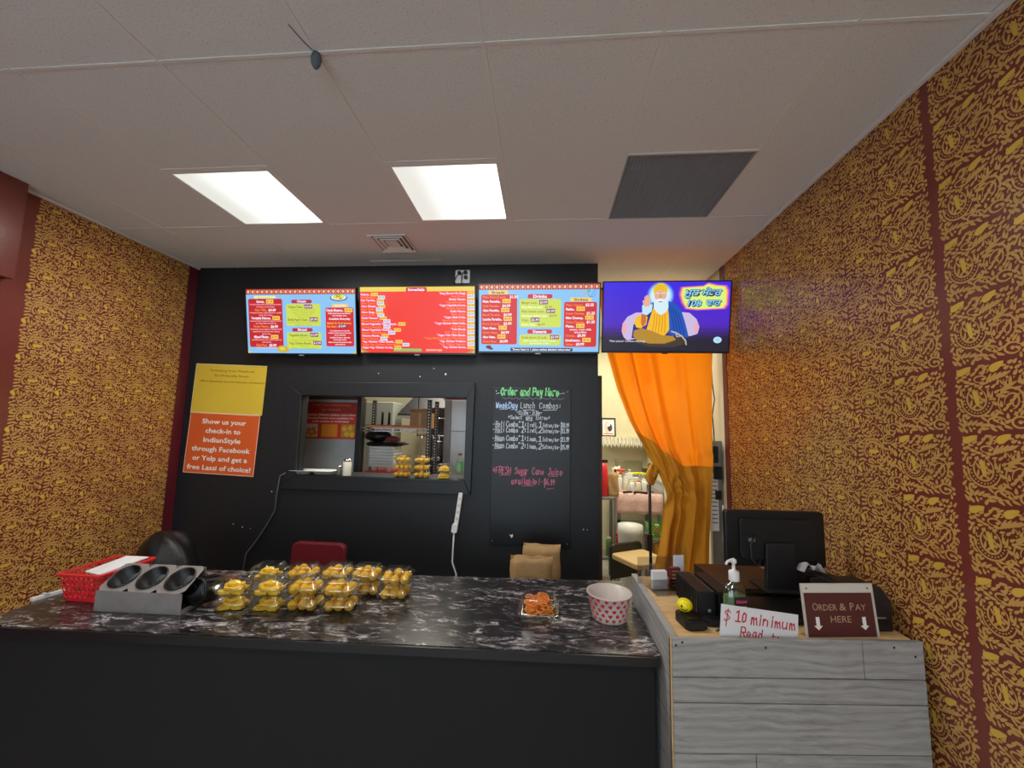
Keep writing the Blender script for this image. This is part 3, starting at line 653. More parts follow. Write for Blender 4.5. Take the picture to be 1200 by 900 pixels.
hd('Drinks', 8.2, 1.82, 3.3, 0); f.rect(5.5, 2.0, 11.0, 5.75, GR, 1, .25)
for k, (s, p, st) in enumerate((('Mango Lassi..', '$3.99', 'p'), ('Rose Mango Lassi..', '$3.99', 'n'), ('Plain Sweet Lassi..', '$3.99', 'p'), ('Namkeen Salted Lassi..', '$4.99', 'n'), ('Chai..', '$2.49', 'p'), ('Sugar Cane..', '$6.99', 'n'))):
    v = 2.62+k*.58; w_ = .158*len(s)+.1; f.text(s, 5.75, v, .3, (150, 140, 30) if not k % 2 else (236, 250, 210), 2, w_, 'L', .02 if not k % 2 else .04); price(f, 5.95+w_, v, p, st, 1.15)
hd('Desserts', 8.2, 6.5, 3.3, 0); f.rect(5.5, 6.72, 11.0, 8.15, GR, 1, .25)
f.text('Gulab Jamun (2 pcd)..', 5.75, 7.25, .3, (150, 140, 30), 2, 3.5, 'L', .02); price(f, 9.6, 7.25, '$3.99', 'p', 1.2); f.text('Milk dumplings in warm syrup', 8.2, 7.65, .2, (236, 250, 210), 2, 4.3, 'C', .04); f.text('served per order', 8.2, 8.0, .2, (236, 250, 210), 2, 2.6, 'C', .04)
hd('Sides', 13.6, 2.25, 2.8, 1); f.rect(11.4, 2.4, 15.7, 8.35, (212, 36, 42), 1, .25)
for s, p, v in (('Plain Yogurt..', '$2.25', 2.95), ('Raita..', '$3.49', 3.5), ('Sweet Chutney..', '$1.25', 4.05), ('Mint Chutney..', '$1.25', 4.65), ('Onion Chutney..', '$1.25', 5.2), ('Plate..', '$1.50', 5.75), ('Onions..', '$0.99', 7.0), ('Lime/Lemon..', '$0.50', 7.62), ('Achar..', '$0.99', 8.15)):
    y_ = s[0] in 'RMPL' and s != 'Plain Yogurt..'; w_ = .168*len(s); f.text(s, 11.65, v, .3, WH if y_ else OR, 2, w_, 'L', .045 if y_ else .015); price(f, 11.85+w_, v, p, 'y' if y_ else 'b', 1.1)
f.text('onions, green chilli,', 13.6, 6.15, .22, WH, 2, 2.9, 'C', .03); f.text('lemon/lime', 13.6, 6.5, .22, WH, 2, 1.6, 'C', .03)
f.rect(4.3, 8.5, 12.6, 8.95, (24, 40, 70), 2); f.text('*Every Item is 1 piece unless labeled otherwise*', 8.45, 8.84, .26, WH, 3, 8.0, 'C', .03)
f.ell(14.1, 1.35, .2, .2, (220, 170, 130), 2, 8); f.ell(14.6, .95, .25, .14, (90, 190, 140), 3, 8, 30)
f.line([(15+.5*math.cos(t/2), 1.2+.55*math.sin(t/2)) for t in range(0, 12)], .004, (90, 140, 220), 2); f.line([(14.8, 1.8), (15.3, 1.0), (15.6, .9)], .004, (90, 140, 220), 2)
f.poly([(.9, 8.3), (1.5, 8.15), (1.7, 8.45), (2.0, 8.7), (1.6, 8.8), (1.0, 8.55)], (110, 20, 40), 3)
f.build('screen_image', t3)
# 4: devotional video: seated white-bearded elder raising a hand
t4, f = tv('screen with a seated elder in a yellow turban on violet, rightmost of the four screens', .895, 2.893, 2.357, False)
for k in range(18):
    a = k/17; q = max(0, (a-.62)/.25); q = min(1, q); f.rect(0, .5*k, 16, .5*k+.5, (int((62+30*a)*(1-q)+30*q), int((40-10*a)*(1-q)+26*q), int((226-50*a)*(1-q)+44*q)), 0)
for r_, c in ((1.75, (84, 90, 232)), (1.62, (110, 140, 240)), (1.5, (140, 190, 246)), (1.36, (176, 222, 250)), (1.2, (214, 240, 252))): f.ell(7.25, 1.75, r_, r_*1.02, c, 1+r_*-.3, 28)
CH = (206, 186, 226)
f.poly([(2.4, 6.4), (2.5, 5.4), (3.1, 4.5), (4.2, 3.95), (5.4, 3.95), (5, 7.2), (3.2, 7.6), (2.7, 7.2)], CH, 1.2); f.ell(2.75, 6.0, .28, .8, (240, 170, 180), 1.4, 14)
f.poly([(9.7, 3.85), (11, 4.0), (11.9, 4.8), (12.3, 5.8), (12.1, 6.7), (11.2, 7), (10, 7)], CH, 1.2); f.ell(11.9, 5.9, .26, .7, (240, 170, 180), 1.4, 14)
BLU = (20, 84, 186); BLD = (14, 50, 130)
f.poly([(8.2, 2.4), (9.1, 2.8), (9.9, 3.6), (10.4, 5.0), (10.8, 6.4), (11.0, 7.2), (9.6, 7.2), (8.2, 6.6), (7.6, 4)], BLU, 2)
f.poly([(6.5, 2.5), (6.0, 2.9), (5.6, 4.1), (4.6, 4.6), (3.9, 5.6), (3.7, 7.3), (4.6, 7.3), (5.8, 5), (6.6, 4)], BLD, 2)
for k in range(4): f.line([(8.5+.35*k, 3.1+.3*k), (8.9+.35*k, 5.0+.1*k), (9.2+.4*k, 6.8)], .006, BLD, 2.4)
YR = (248, 190, 34); YD = (214, 140, 20)
f.poly([(6.5, 3.0), (8.2, 3.0), (8.4, 4.5), (8.5, 6.2), (7.9, 7.0), (6.5, 7.0), (5.6, 6.2), (6.0, 4.6)], YR, 3)
for k in range(5): f.line([(6.6+.32*k, 4.1), (6.5+.36*k, 5.4), (6.3+.4*k, 6.6)], .006, YD, 3.4)
f.poly([(4.15, 4.6), (5.1, 4.2), (5.7, 4.5), (5.55, 5.5), (4.9, 6.0), (4.3, 5.9), (4.0, 5.3)], YR, 3.5); f.poly([(4.9, 4.1), (5.5, 4.2), (5.5, 5.2), (5.1, 5.9), (4.85, 5.3)], (206, 110, 50), 3.7)
f.poly([(4.0, 6.3), (4.9, 6.0), (6.2, 6.3), (7.6, 6.9), (9.0, 7.0), (9.4, 7.5), (8, 8.0), (6, 8.0), (4.4, 7.6), (3.9, 7.0)], (180, 136, 42), 4)
f.poly([(4.4, 7.2), (6, 7.4), (8, 7.4), (10.4, 7.0), (10.8, 7.9), (9, 8.5), (6, 8.4), (4.2, 7.9)], (64, 52, 44), 3.9); f.line([(8.8, 6.4), (9.4, 6.6), (10.1, 7.0), (10.6, 7.6), (10.7, 8.1)], .010, (196, 186, 180), 5); f.line([(9.3, 6.5), (9.5, 7.1), (10, 7)], .008, (190, 170, 150), 5)
f.poly([(4.95, 3.0), (5.6, 2.8), (6.3, 2.9), (6.2, 3.8), (5.6, 4.3), (5.0, 4.1)], (196, 230, 250), 4)
SK = (232, 176, 150)
f.poly([(5.15, 3.0), (5.1, 2.5), (5.3, 2.2), (5.95, 2.3), (6.0, 2.8), (5.8, 3.15), (5.3, 3.2)], SK, 5)
for a, b_ in ((5.3, 1.95), (5.5, 1.78), (5.68, 1.8), (5.85, 1.95)): f.line([(a+.02, 2.5), (a, b_)], .011, SK, 5.2)
f.line([(5.2, 2.9), (5.08, 2.45)], .011, SK, 5.2)
f.ell(7.25, 1.75, .78, .95, SK, 4, 20)
f.poly([(6.45, 1.75), (6.6, 2.2), (7.0, 2.2), (7.25, 2.1), (7.6, 2.2), (7.9, 2.15), (8.05, 1.6), (8.25, 2.4), (8.3, 3.3), (8.0, 3.9), (7.4, 4.3), (6.9, 4.0), (6.45, 3.4), (6.4, 2.5)], (214, 238, 248), 5)
f.poly([(6.75, 2.45), (7.25, 2.2), (7.85, 2.42), (7.5, 2.45), (7.25, 2.4), (7.0, 2.5)], (246, 250, 252), 6); f.line([(7.05, 2.56), (7.45, 2.56)], .006, (150, 90, 90), 6.2)
f.poly([(7.2, 1.6), (7.3, 1.6), (7.42, 2.05), (7.12, 2.05)], (206, 146, 120), 6)
for s in (-1, 1): f.ell(7.25+.36*s, 1.62, .11, .05, (250, 250, 250), 6, 8); f.ell(7.25+.36*s, 1.62, .05, .05, (40, 24, 20), 6.4, 6); f.line([(7.25+.2*s, 1.45), (7.25+.52*s, 1.42)], .006, (230, 230, 230), 6.2)
f.poly([(6.4, 1.55), (6.3, 1.1), (6.45, .55), (6.9, .22), (7.35, .15), (7.8, .3), (8.1, .75), (8.15, 1.3), (8.05, 1.45), (7.7, 1.15), (7.2, 1.05), (6.7, 1.25)], (250, 214, 30), 6)
for k in range(4): f.line([(6.38+.03*k, 1.3-.26*k), (7.2, .9-.17*k), (8.08-.03*k, 1.15-.24*k)], .005, (214, 160, 20), 6.6)
glow = [(10.0, .75), (12.6, .6), (13.2, .25), (14.2, .5), (15.3, .6), (15.6, 1.2), (15.55, 2.9), (15.2, 3.4), (12, 3.55), (10.6, 3.4), (10.1, 2.6), (9.8, 1.6)]
cx_, cy2 = 12.7, 1.95
for k, (s, c) in enumerate(((1.12, (120, 60, 220)), (1.07, (206, 90, 190)), (1.02, (250, 170, 120)), (.97, (250, 226, 110)), (.92, (222, 244, 120)))): f.poly([(cx_+(u-cx_)*s, cy2+(v-cy2)*s) for u, v in glow], c, 2+.3*k)
for st, u, v, hh, ww in (('ਮੂਲ ਮੰਤਰ', 12.65, 1.75, .78, 4.7), ('108', 11.55, 3.1, .72, 1.85), ('ਵਾਰ', 14.0, 3.05, .72, 1.9)):
    f.text(st, u+.09, v+.09, hh, (20, 60, 130), 4.2, ww, 'C', .06, .25); f.text(st, u-.05, v-.03, hh, (20, 60, 130), 4.4, ww, 'C', .05, .25); f.text(st, u, v, hh, (150, 222, 246), 5, ww, 'C', .012, .25)
f.text('Video paused. Continue watching?', .85, 7.8, .26, (226, 226, 236), 8, 4.6, 'L', .01); f.ell(14.6, 7.5, .52, .42, (180, 226, 246), 8, 20); f.text('Yes', 14.6, 7.6, .2, (60, 110, 130), 9, .45, 'C')
f.build('screen_image', t4)
# outlet plate with three plugs and cords
t = thing('outlet_plate', 'white double outlet plate with black plugs above the red menu screen', 'outlet', (-.69, YB-.001, 3.0))
MB().rbox(-.06, .06, -.007, 0, -.055, .055, .008, axis='y').build('plate', M['white'], t)
for x, z in ((-.024, .025), (.026, .03), (.03, -.012)):
    p = MB().rbox(x-.014, x+.014, -.032, -.007, z-.013, z+.013, .006, axis='y').build('plug', M['plastic'], t)
MB().tube([(-.024, -.03, .02), (-.04, -.045, -.01), (-.062, -.03, -.05), (-.07, -.02, -.1)], .004).build('cord', M['plastic'], t)
MB().tube([(.02, -.03, .03), (.004, -.045, .01), (.0, -.04, -.05), (.004, -.03, -.11)], .004).build('cord', M['plastic'], t)
# ================================================================== NOTICES ON THE BACK WALL
rt = R(2.6)
t = thing('yellow_poster', 'plain yellow laminated notice above the orange one', 'poster', (-2.645, YB-.003, 2.05), (0, rt*.6, 0))
MB().box(-.318, .318, -.002, .001, -.215, .20).build('sheet', mat('yellow_sheet', (222, 190, 62), .35, 0, .05, 3), t)
f = Flat(.636, .415, pr, .0004, -.318, .20, -.002); GY = (150, 118, 24)
f.rect(0, 0, 1, .012, (226, 216, 170), 1); f.rect(0, .985, 1, 1, (226, 216, 170), 1); f.rect(0, 0, .008, 1, (226, 216, 170), 1)
f.text('Switching from Plastic to', .52, .15, .045, GY, 2, .62, 'C', .01); f.text('EcoFriendly Soon', .52, .25, .045, GY, 2, .48, 'C', .01); f.text('More Business we are takeout containers', .54, .37, .04, GY, 2, .90, 'C', .01, .2)
f.build('print', t)
t = thing('orange_poster', 'orange laminated notice with white lettering about a check-in offer', 'poster', (-2.655, YB-.005, 1.60), (0, rt*.7, 0))
MB().box(-.315, .305, -.003, 0, -.262, .235).build('sheet', mat('orange_sheet', (222, 96, 44), .32, 0, .05, 3), t)
f = Flat(.62, .497, pr, .0004, -.315, .235, -.003); Wc = (244, 238, 228)
f.rect(0, 0, 1, .01, (232, 190, 160), 1); f.rect(0, .988, 1, 1, (232, 190, 160), 1); f.rect(0, 0, .01, 1, (232, 190, 160), 1); f.rect(.99, 0, 1, 1, (232, 190, 160), 1)
for k, (s, w_) in enumerate((('Show us your', .63), ('check-in to', .50), ('IndianStyle', .53), ('through Facebook', .83), ('or Yelp and get a', .78), ('free Lassi of choice!', .90))):
    f.text(s, .5, .175+k*.152, .078, Wc, 2, w_, 'C', .022)
f.build('print', t)
# chalkboard
t = thing('chalkboard', 'tall black chalkboard with green, white and pink handwriting beside the doorway', 'chalkboard', (-.105, YB-.002, .882))
MB().box(-.305, .305, -.008, 0, 0, 1.205).build('board', mat('board_black', (17, 17, 21), .38, 0, .3, 3), t, bevel=.002)
for x, z in ((-.285, .03), (.285, .03), (-.28, 1.175), (.28, 1.175)): MB().lathe([(.006, 0), (.004, .003)], 8).xf(Matrix.Translation((x, -.008, z)) @ Matrix.Rotation(R(90), 4, 'X')).build('screw', M['chrome'], t)
f = Flat(.61/100, 1.205/200, pr, .0003, -.305, 1.205, -.0085)     # units: 100 across, 200 down
G1, W1, P1 = (136, 226, 150), (206, 214, 226), (214, 112, 142)
def hw(st, u0, u1, v, h, col, wd, jit=.25):
    n = sum(.6 if c == ' ' else (.62 if c in "i.:,'l!" else 1)*(1.0 if c.islower() else 1.1) for c in st)
    handwrite(f, st, u0, v, h, col, wd, 3, (u1-u0)/n, jit)
f.line([(4, 8.5), (8, 7)], .004, W1); hw('Order and Pay Here', 10, 86, 10, 9.5, G1, .0095, .35); f.line([(85, 7.5), (92, 6.4)], .004, W1)
f.line([(12+k*4.4, 14+(1.1 if k % 2 else -1.1)) for k in range(19)], .0026, (150, 156, 166))
hw('WeekDay', 4, 33, 27, 7.4, (176, 204, 244), .0066); hw('Lunch', 36, 55, 26.5, 7.4, W1, .0045); hw('Combos:', 60, 88, 26.5, 7.4, W1, .0045)
f.line([(9, 28.5), (19, 28.2)], .004, W1); f.line([(24, 28.6), (32, 28.4)], .004, W1); f.line([(39, 29), (54, 28.7)], .0046, W1); f.line([(65, 29), (82, 28.2)], .0046, W1)
hw('~11:30a - 2:30p~', 31, 64, 34.6, 4.4, W1, .0040); f.line([(36, 36.2), (60, 35.9)], .003, W1)
hw('*Select', 20, 39, 41.2, 4.8, W1, .0040); hw('any', 43, 52, 41.2, 4.8, W1, .0045); hw('Entree*', 56, 74, 41.2, 4.8, W1, .0036); f.line([(43, 42.6), (52, 42.4)], .0034, W1)
for v, nm, q, it, n2, r2, pc in ((51, '-Roti Combo', '"1:', '1 roti,', '1', 'Entree,rice-', '$10.99'), (58.2, '-Roti Combo', '"2:', '1 roti,', '2', 'Entrees,rice-', '$11.99'), (69, '-Naan Combo', '"1:', '1 naan,', '1', 'Entree,rice-', '$13.99'), (78.5, '-Naan Combo', '"2:', '1 naan,', '2', 'Entrees,rice-', '$15.99')):
    hw(nm, 0.8, 34, v, 6.4, W1, .0044); hw(q, 34, 44, v, 7, W1, .0062); hw(it, 45, 58, v-.3, 5.4, W1, .0042); hw(n2, 59.5, 65, v, 6.8, W1, .0062); hw(r2, 65, 87, v-.3, 4.8, W1, .0038); hw(pc, 87.5, 98, v-.4, 5.6, W1, .0044)
    f.line([(3.5, v+1), (12, v+.8)], .0032, W1)
hw('*FRESH', 2, 26, 111, 8.4, P1, .0050); hw('Sugar', 30.5, 48, 111, 8.2, P1, .0050); hw('Cane', 52, 68, 111, 8.2, P1, .0048); hw('Juice', 72, 91, 111, 8.2, P1, .0050)
hw('available!', 26, 62, 123.5, 7.6, P1, .0050); hw('-$6.99', 64, 81, 123.5, 7, P1, .0050)
f.line([(11, 113), (24, 112.4)], .0036, P1); f.line([(40, 112.8), (44, 112.5)], .0036, P1); f.line([(73, 112.8), (84, 112.4)], .0036, P1); f.line([(40, 125.6), (54, 125.2)], .0036, P1); f.line([(70, 129), (79, 127.4)], .0036, P1)
f.poly([(24.5, 186), (27, 187), (29, 185.6), (29.6, 188.6), (27.4, 190.6), (26.2, 188.4)], (226, 226, 230), 2)
f.build('chalk_writing', t)
# ================================================================== MARBLE-TOPPED COUNTER
CZ = .92
FL, FR, BLc, BR = (-2.335, 1.588), (.452, 1.690), (-2.42, 2.262), (.452, 2.456)
t = thing('service_counter', 'long black counter with a dark marbled worktop in the foreground', 'counter', (0, 0, 0))
MB().prism([FL, FR, BR, BLc], CZ-.034, CZ).build('worktop', [MC['marble_laminate']], t)
e = MB(); 
def lerp2(a, b, k): return (a[0]+(b[0]-a[0])*k, a[1]+(b[1]-a[1])*k)
e.prism([(FL[0], FL[1]-.012), (FR[0]-.004, FR[1]-.012), FR, FL], CZ-.036, CZ-.003).build('edge_strip', mat('worktop_edge', (24, 24, 27), .3), t)
MB().prism([(FL[0]+.015, FL[1]+.022), (FR[0]-.018, FR[1]+.022), (FR[0]-.018, FR[1]+.045), (FL[0]+.015, FL[1]+.045)], 0, CZ-.034).build('front_panel', M['panel'], t)
MB().prism([(FL[0]+.015, FL[1]+.045), (FL[0]+.037, FL[1]+.045), (BLc[0]+.037, BLc[1]-.03), (BLc[0]+.015, BLc[1]-.03)], 0, CZ-.034).build('side_panel', M['panel'], t)
MB().box(.39, .42, FR[1]+.05, 2.40, 0, CZ-.034).build('side_panel', M['panel'], t)
MB().prism([(FL[0]+.04, 1.72), (.38, 1.82), (.38, 2.38), (BLc[0]+.06, 2.2)], .40, .42).build('shelf', M['panel'], t)

# ================================================================== GREY PLANKED PAY COUNTER
RZ = 1.04; A = Vector((.463, 1.577)); B = Vector((1.366, 1.664)); ang = math.atan2(B.y-A.y, B.x-A.x); LW = (B-A).length
t = thing('pay_counter', 'tall pay counter faced with grey weathered planks at the right wall', 'counter', (A.x, A.y, 0), (0, 0, ang))
lw = lambda x, y: tuple((Matrix.Rotation(-ang, 2) @ (Vector((x, y))-A)))
G = MC['grey_plank']; rows = [(RZ, .913, [(0, .685), (.688, LW)]), (.910, .829, [(0, LW)]), (.826, .665, [(0, LW)]), (.662, .50, [(0, .285), (.288, LW)]), (.497, .335, [(0, .6), (.603, LW)]), (.332, .17, [(0, .4), (.403, LW)]), (.167, .0, [(0, LW)])]
for z1, z0, segs in rows:
    for a, b_ in segs: MB().box(a, b_, -.002+rnd.uniform(-.0012, 0), .014, z0, z1).build('plank', G, t, bevel=.0015)
MB().box(0, LW, .0142, .03, 0, RZ-.012).build('carcass_front', M['dark'], t)
MB().prism([lw(.492, 1.612), (LW-.004, .0305), lw(1.366, 2.30), lw(.485, 2.224)], RZ-.030, RZ-.012).build('pine_top', MC['pine_ply'], t)
MB().prism([lw(.462, 1.592), lw(.489, 1.5945), lw(.481, 2.224), lw(.455, 2.224)], 0, RZ).build('side_board', [G], t, bevel=.001)
MB().box(-.0035, -.001, .002, .013, 0, RZ-.001).build('edge_strip', MC['pine_ply'], t)
MB().prism([lw(.490, 2.19), lw(1.36, 2.27), lw(1.36, 2.285), lw(.490, 2.205)], 0, RZ-.03).build('back_panel', M['dark'], t)
sc = MB()
for x, z in ((.012, RZ-.022), (.035, RZ-.012), (.335, RZ-.026), (.80, RZ-.02), (.875, .99)): sc.lathe([(.0045, 0), (.003, .0015)], 8, (0, 0, 0)).xf(Matrix.Translation((x, -.003, z)) @ Matrix.Rotation(R(90), 4, 'X'), len(sc.v)-16)
sc.build('screw_heads', M['plastic'], t, kind='stuff')
def rc(x, y, z=0): # point on the pay counter in world space from its own frame
    v = Matrix.Rotation(ang, 3, 'Z') @ Vector((x, y, 0)); return (A.x+v.x, A.y+v.y, RZ-.012+z)
# raised brown shelf at its back, carrying the till
# ================================================================== THINGS ON THE MARBLE WORKTOP
# perforated red basket
t = thing('red_basket', 'red perforated plastic basket at the left end of the worktop', 'basket', (-2.165, 1.945, CZ))
def basket(w0, d0, w1, d1, h):
    b = MB(); q0 = [(-w0, -d0), (w0, -d0), (w0, d0), (-w0, d0)]; q1 = [(-w1, -d1), (w1, -d1), (w1, d1), (-w1, d1)]
    for i in range(4):
        j = (i+1) % 4; o = Vector((*q0[i], .012)); ux = Vector((*q0[j], .012))-o; uy = Vector((*q1[i], h))-o
        b.holed(o, ux, uy, 7 if i % 2 == 0 else 9, 4, .38, 10)
    return b
bk = basket(.088, .112, .104, .130, .125); bk.build('wall', M['red'], t, solid=.003)
MB().rbox(-.088, .088, -.112, .112, 0, .013, .02).build('base', M['red'], t)
rim = MB(); 
def rrect(w_, d, z, r=.02): 
    p = []
    for cx, cy3, st in ((w_-r, d-r, 0), (-w_+r, d-r, 90), (-w_+r, -d+r, 180), (w_-r, -d+r, 270)):
        for k in range(4): tt = R(st+30*k); p.append((cx+r*math.cos(tt), cy3+r*math.sin(tt), z))
    return p
rim.loft([rrect(.103, .129, .121), rrect(.117, .143, .119), rrect(.118, .144, .128), rrect(.103, .129, .129), rrect(.103, .129, .121)], False, False, smooth=False); rim.build('rim', M['red'], t)
t = MB().add([(-.06, -.06, 0), (.08, -.09, .008), (.09, .115, .024), (-.05, .11, .018), (.01, .0, .014)], [(0, 1, 4), (1, 2, 4), (2, 3, 4), (3, 0, 4)]).build('paper_stack', M['paper'], None, (-2.165, 1.945, CZ+.112), (R(2), 0, R(-8)), solid=.006)
tag(t, 'white papers lying in the red basket', 'paper')
# steel cutlery holder with three canisters
t = thing('cutlery_holder', 'stainless steel holder with three tilted black canisters beside the red basket', 'holder', (-1.80, 1.76, CZ), (0, 0, R(1.5)))
HW, h0, h1, D = .204, .088, .166, .125
MB().box(-HW, HW, 0, .002, 0, h0).build('front_plate', M['steel'], t)
sl = MB()
n_ = 24; o = Vector((-HW, 0, h0)); ux = Vector((2*HW, 0, 0)); uy = Vector((0, D, h1-h0))
sl.holed(o, ux, uy, 3, 1, .44, n_, 0, 1.0, .88); sl.build('sloped_plate', M['steel'], t, solid=.002)
MB().box(-HW, HW, D-.002, D, 0, h1-.002).build('back_plate', M['steel'], t)
for s in (-1, 1): MB().prism([(.002, 0), (D-.002, 0), (D-.002, .02), (.002, .02)], s*HW-.001, s*HW+.001, 'x').build('foot_flange', M['steel'], t)
nrm = ux.cross(uy).normalized()
for k in range(3):
    c = o+ux*((k+.5)/3)+uy*.5; rotm = nrm.to_track_quat('Z', 'Y').to_matrix().to_4x4(); rotm.translation = c
    c_ = MB().lathe([(.057, .004), (.061, .003), (.061, -.001), (.055, -.002), (.050, -.075), (.046, -.078), (.0, -.078)], 24, cap0=False, cap1=False)
    c_.lathe([(.057, .004), (.052, .0), (.048, -.062), (0, -.064)], 24, cap0=False, cap1=False).xf(Matrix.Translation((0, 0, .004)))
    ob = c_.build('canister', M['plastic'], t); ob.matrix_local = rotm
    dd = MB()
    for a_ in range(6):
        for rr in (.026, .042): dd.sphere((rr*math.cos(a_*1.05+rr*30), rr*math.sin(a_*1.05+rr*30), -.058), .0045, 6, 4)
    db = dd.build('drain_studs', M['grey'], ob, kind='stuff')
can = MB().lathe([(.045, 0), (.052, .02), (.056, .10), (.060, .105), (.060, .112), (.052, .112), (.046, .01), (0, .008)], 20, cap0=True, cap1=False)
ob = can.build('spare_canister', M['plastic'], None, (-1.56, 1.93, CZ+.063), (R(82), 0, R(-12))); tag(ob, 'black ribbed plastic canister lying just right of the steel cutlery holder', 'canister')
rb = MB()
for k in range(14): rb.box(-.0025, .0025, -.002, .002, .02, .09).xf(Matrix.Rotation(2*math.pi*k/14, 4, 'Z') @ Matrix.Translation((.0565, 0, 0)), len(rb.v)-8)
rb.build('rib', M['plastic'], ob, kind='stuff')
# ---------------- clamshell boxes of sweets
def box_meshes():
    def ring(w_, d, z, r): return rrect(w_, d, z, r)
    tr_ = MB().loft([ring(.050, .050, .001, .014), ring(.056, .056, .002, .016), ring(.066, .066, .034, .018), ring(.076, .076, .036, .02), ring(.0765, .0765, .0385, .02), ring(.066, .066, .0375, .018)], True, False)
    ld = MB().loft([ring(.077, .077, .039, .02), ring(.0765, .0765, .0415, .02), ring(.066, .066, .043, .018), ring(.060, .060, .066, .02), ring(.050, .050, .0685, .02)], False, True)
    return tr_.mesh('tray', M['clear']), ld.mesh('lid', M['clear'])
TRAY, LID = box_meshes()
RIMM = MB().loft([rrect(.0755, .0755, .0385, .02), rrect(.079, .079, .0395, .02), rrect(.0755, .0755, .0405, .02)], False, False).mesh('rim', clear('rim_plastic', (240, 244, 240), .5, .15))
def lump(seed, r=.0225):
    b = MB(); b.sphere((0, 0, r*.96), r, 14, 10, 0, .05, (1, 1, .98)); return b.mesh('laddu', M['laddu'])
LUMPS = [lump(k) for k in range(5)]
def slab(seed):
    b = MB(); w_, d, h_ = rnd.uniform(.024, .030), rnd.uniform(.018, .024), .0065
    p = [(-w_, -d*.5), (-w_*.2, -d), (w_, -d*.6), (w_*.8, d*.7), (-w_*.3, d), (-w_*.9, d*.6)]; b.prism([(x*rnd.uniform(.9, 1.1), y*rnd.uniform(.9, 1.1)) for x, y in p], 0, h_*2); return b.mesh('besan_square', M['burfi'])
SLABS = [slab(k) for k in range(4)]
def mo(name, me, loc, rot=(0, 0, 0), parent=None):
    o = bpy.data.objects.new(name, me); COL.objects.link(o); o.location = loc; o.rotation_euler = rot
    if parent: o.parent = parent
    return o
def clam(x, y, z, rz, kind, where, s=1.0, nper=9, group='clear clamshell boxes of yellow sweets on the worktop'):
    t = thing('clamshell_box', 'clear box of yellow %s, %s' % ('balls' if kind == 'b' else 'slabs', where), 'box', (x, y, z), (0, 0, rz), group)
    t.scale = (s, s, s)
    mo('tray', TRAY, (0, 0, 0), parent=t); mo('lid', LID, (0, 0, 0), parent=t); mo('rim', RIMM, (0, 0, 0), parent=t)
    Mx = Matrix.Translation((x, y, z)) @ Matrix.Rotation(rz, 4, 'Z') @ Matrix.Scale(s, 4)
    if kind == 'b':
        for i, j, kz in ((0, 0, 0), (1, 0, 0), (2, 0, 0), (0, 1, 0), (1, 1, 0), (2, 1, 0), (1, .5, 1)):
                p = Mx @ Vector(((i-1)*.0445+rnd.uniform(-.002, .002), (j-.5)*.056+rnd.uniform(-.003, .003), .004+.021*kz))
                o = mo('laddu', LUMPS[rnd.randrange(5)], p, (rnd.uniform(-.3, .3), 0, rnd.uniform(0, 6))); o.scale = (s, s, s)
                tag(o, 'yellow crumbly ball in the box, %s' % where, 'sweet', 'yellow balls in the box ' + where)
    else:
        for (a, b_, c, rr) in ((-.026, -.022, .003, .1), (.028, -.02, .003, -.2), (-.02, .026, .003, .3), (.03, .026, .004, 0), (-.008, -.016, .0185, -.3), (.012, .018, .0195, .5), (.026, -.022, .018, .2), (-.026, .02, .019, .1), (.0, 0, .034, .2)):
            p = Mx @ Vector((a, b_, c)); o = mo('besan_square', rnd.choice(SLABS), p, (rnd.uniform(-.06, .06), rnd.uniform(-.06, .06), rz+rr)); o.scale = (s, s, s)
            tag(o, 'flat yellow slab in the box, %s' % where, 'sweet', 'yellow slabs in the box ' + where)
order = ['first', 'second', 'third', 'fourth']
for k, (x, y, kd) in enumerate(((-1.425, 1.868, 's'), (-1.262, 1.885, 's'), (-1.098, 1.903, 'b'), (-.935, 1.915, 'b'))):
    for lv in (0, 1): clam(x+rnd.uniform(-.004, .004)-.006*lv, y+rnd.uniform(-.004, .004)-.004*lv, CZ+.0005+.069*lv, R(6+rnd.uniform(-4, 4)), kd, '%s of %s front-row stack on the worktop' % (('bottom', 'top')[lv], order[k]))
for k, (x, y, kd) in enumerate(((-1.395, 2.052, 's'), (-1.22, 2.072, 'b'), (-1.05, 2.09, 'b'), (-.90, 2.10, 'b'))):
    for lv in (0, 1): clam(x, y, CZ+.0005+.069*lv, R(4+rnd.uniform(-4, 4)), kd, '%s of %s back-row stack on the worktop' % (('bottom', 'top')[lv], order[k]))
for lv in (0, 1): clam(-.735+.004*lv, 2.075, CZ+.0005+.069*lv, R(3), 'b', '%s of the separate stack at the right end' % ('bottom', 'top')[lv])
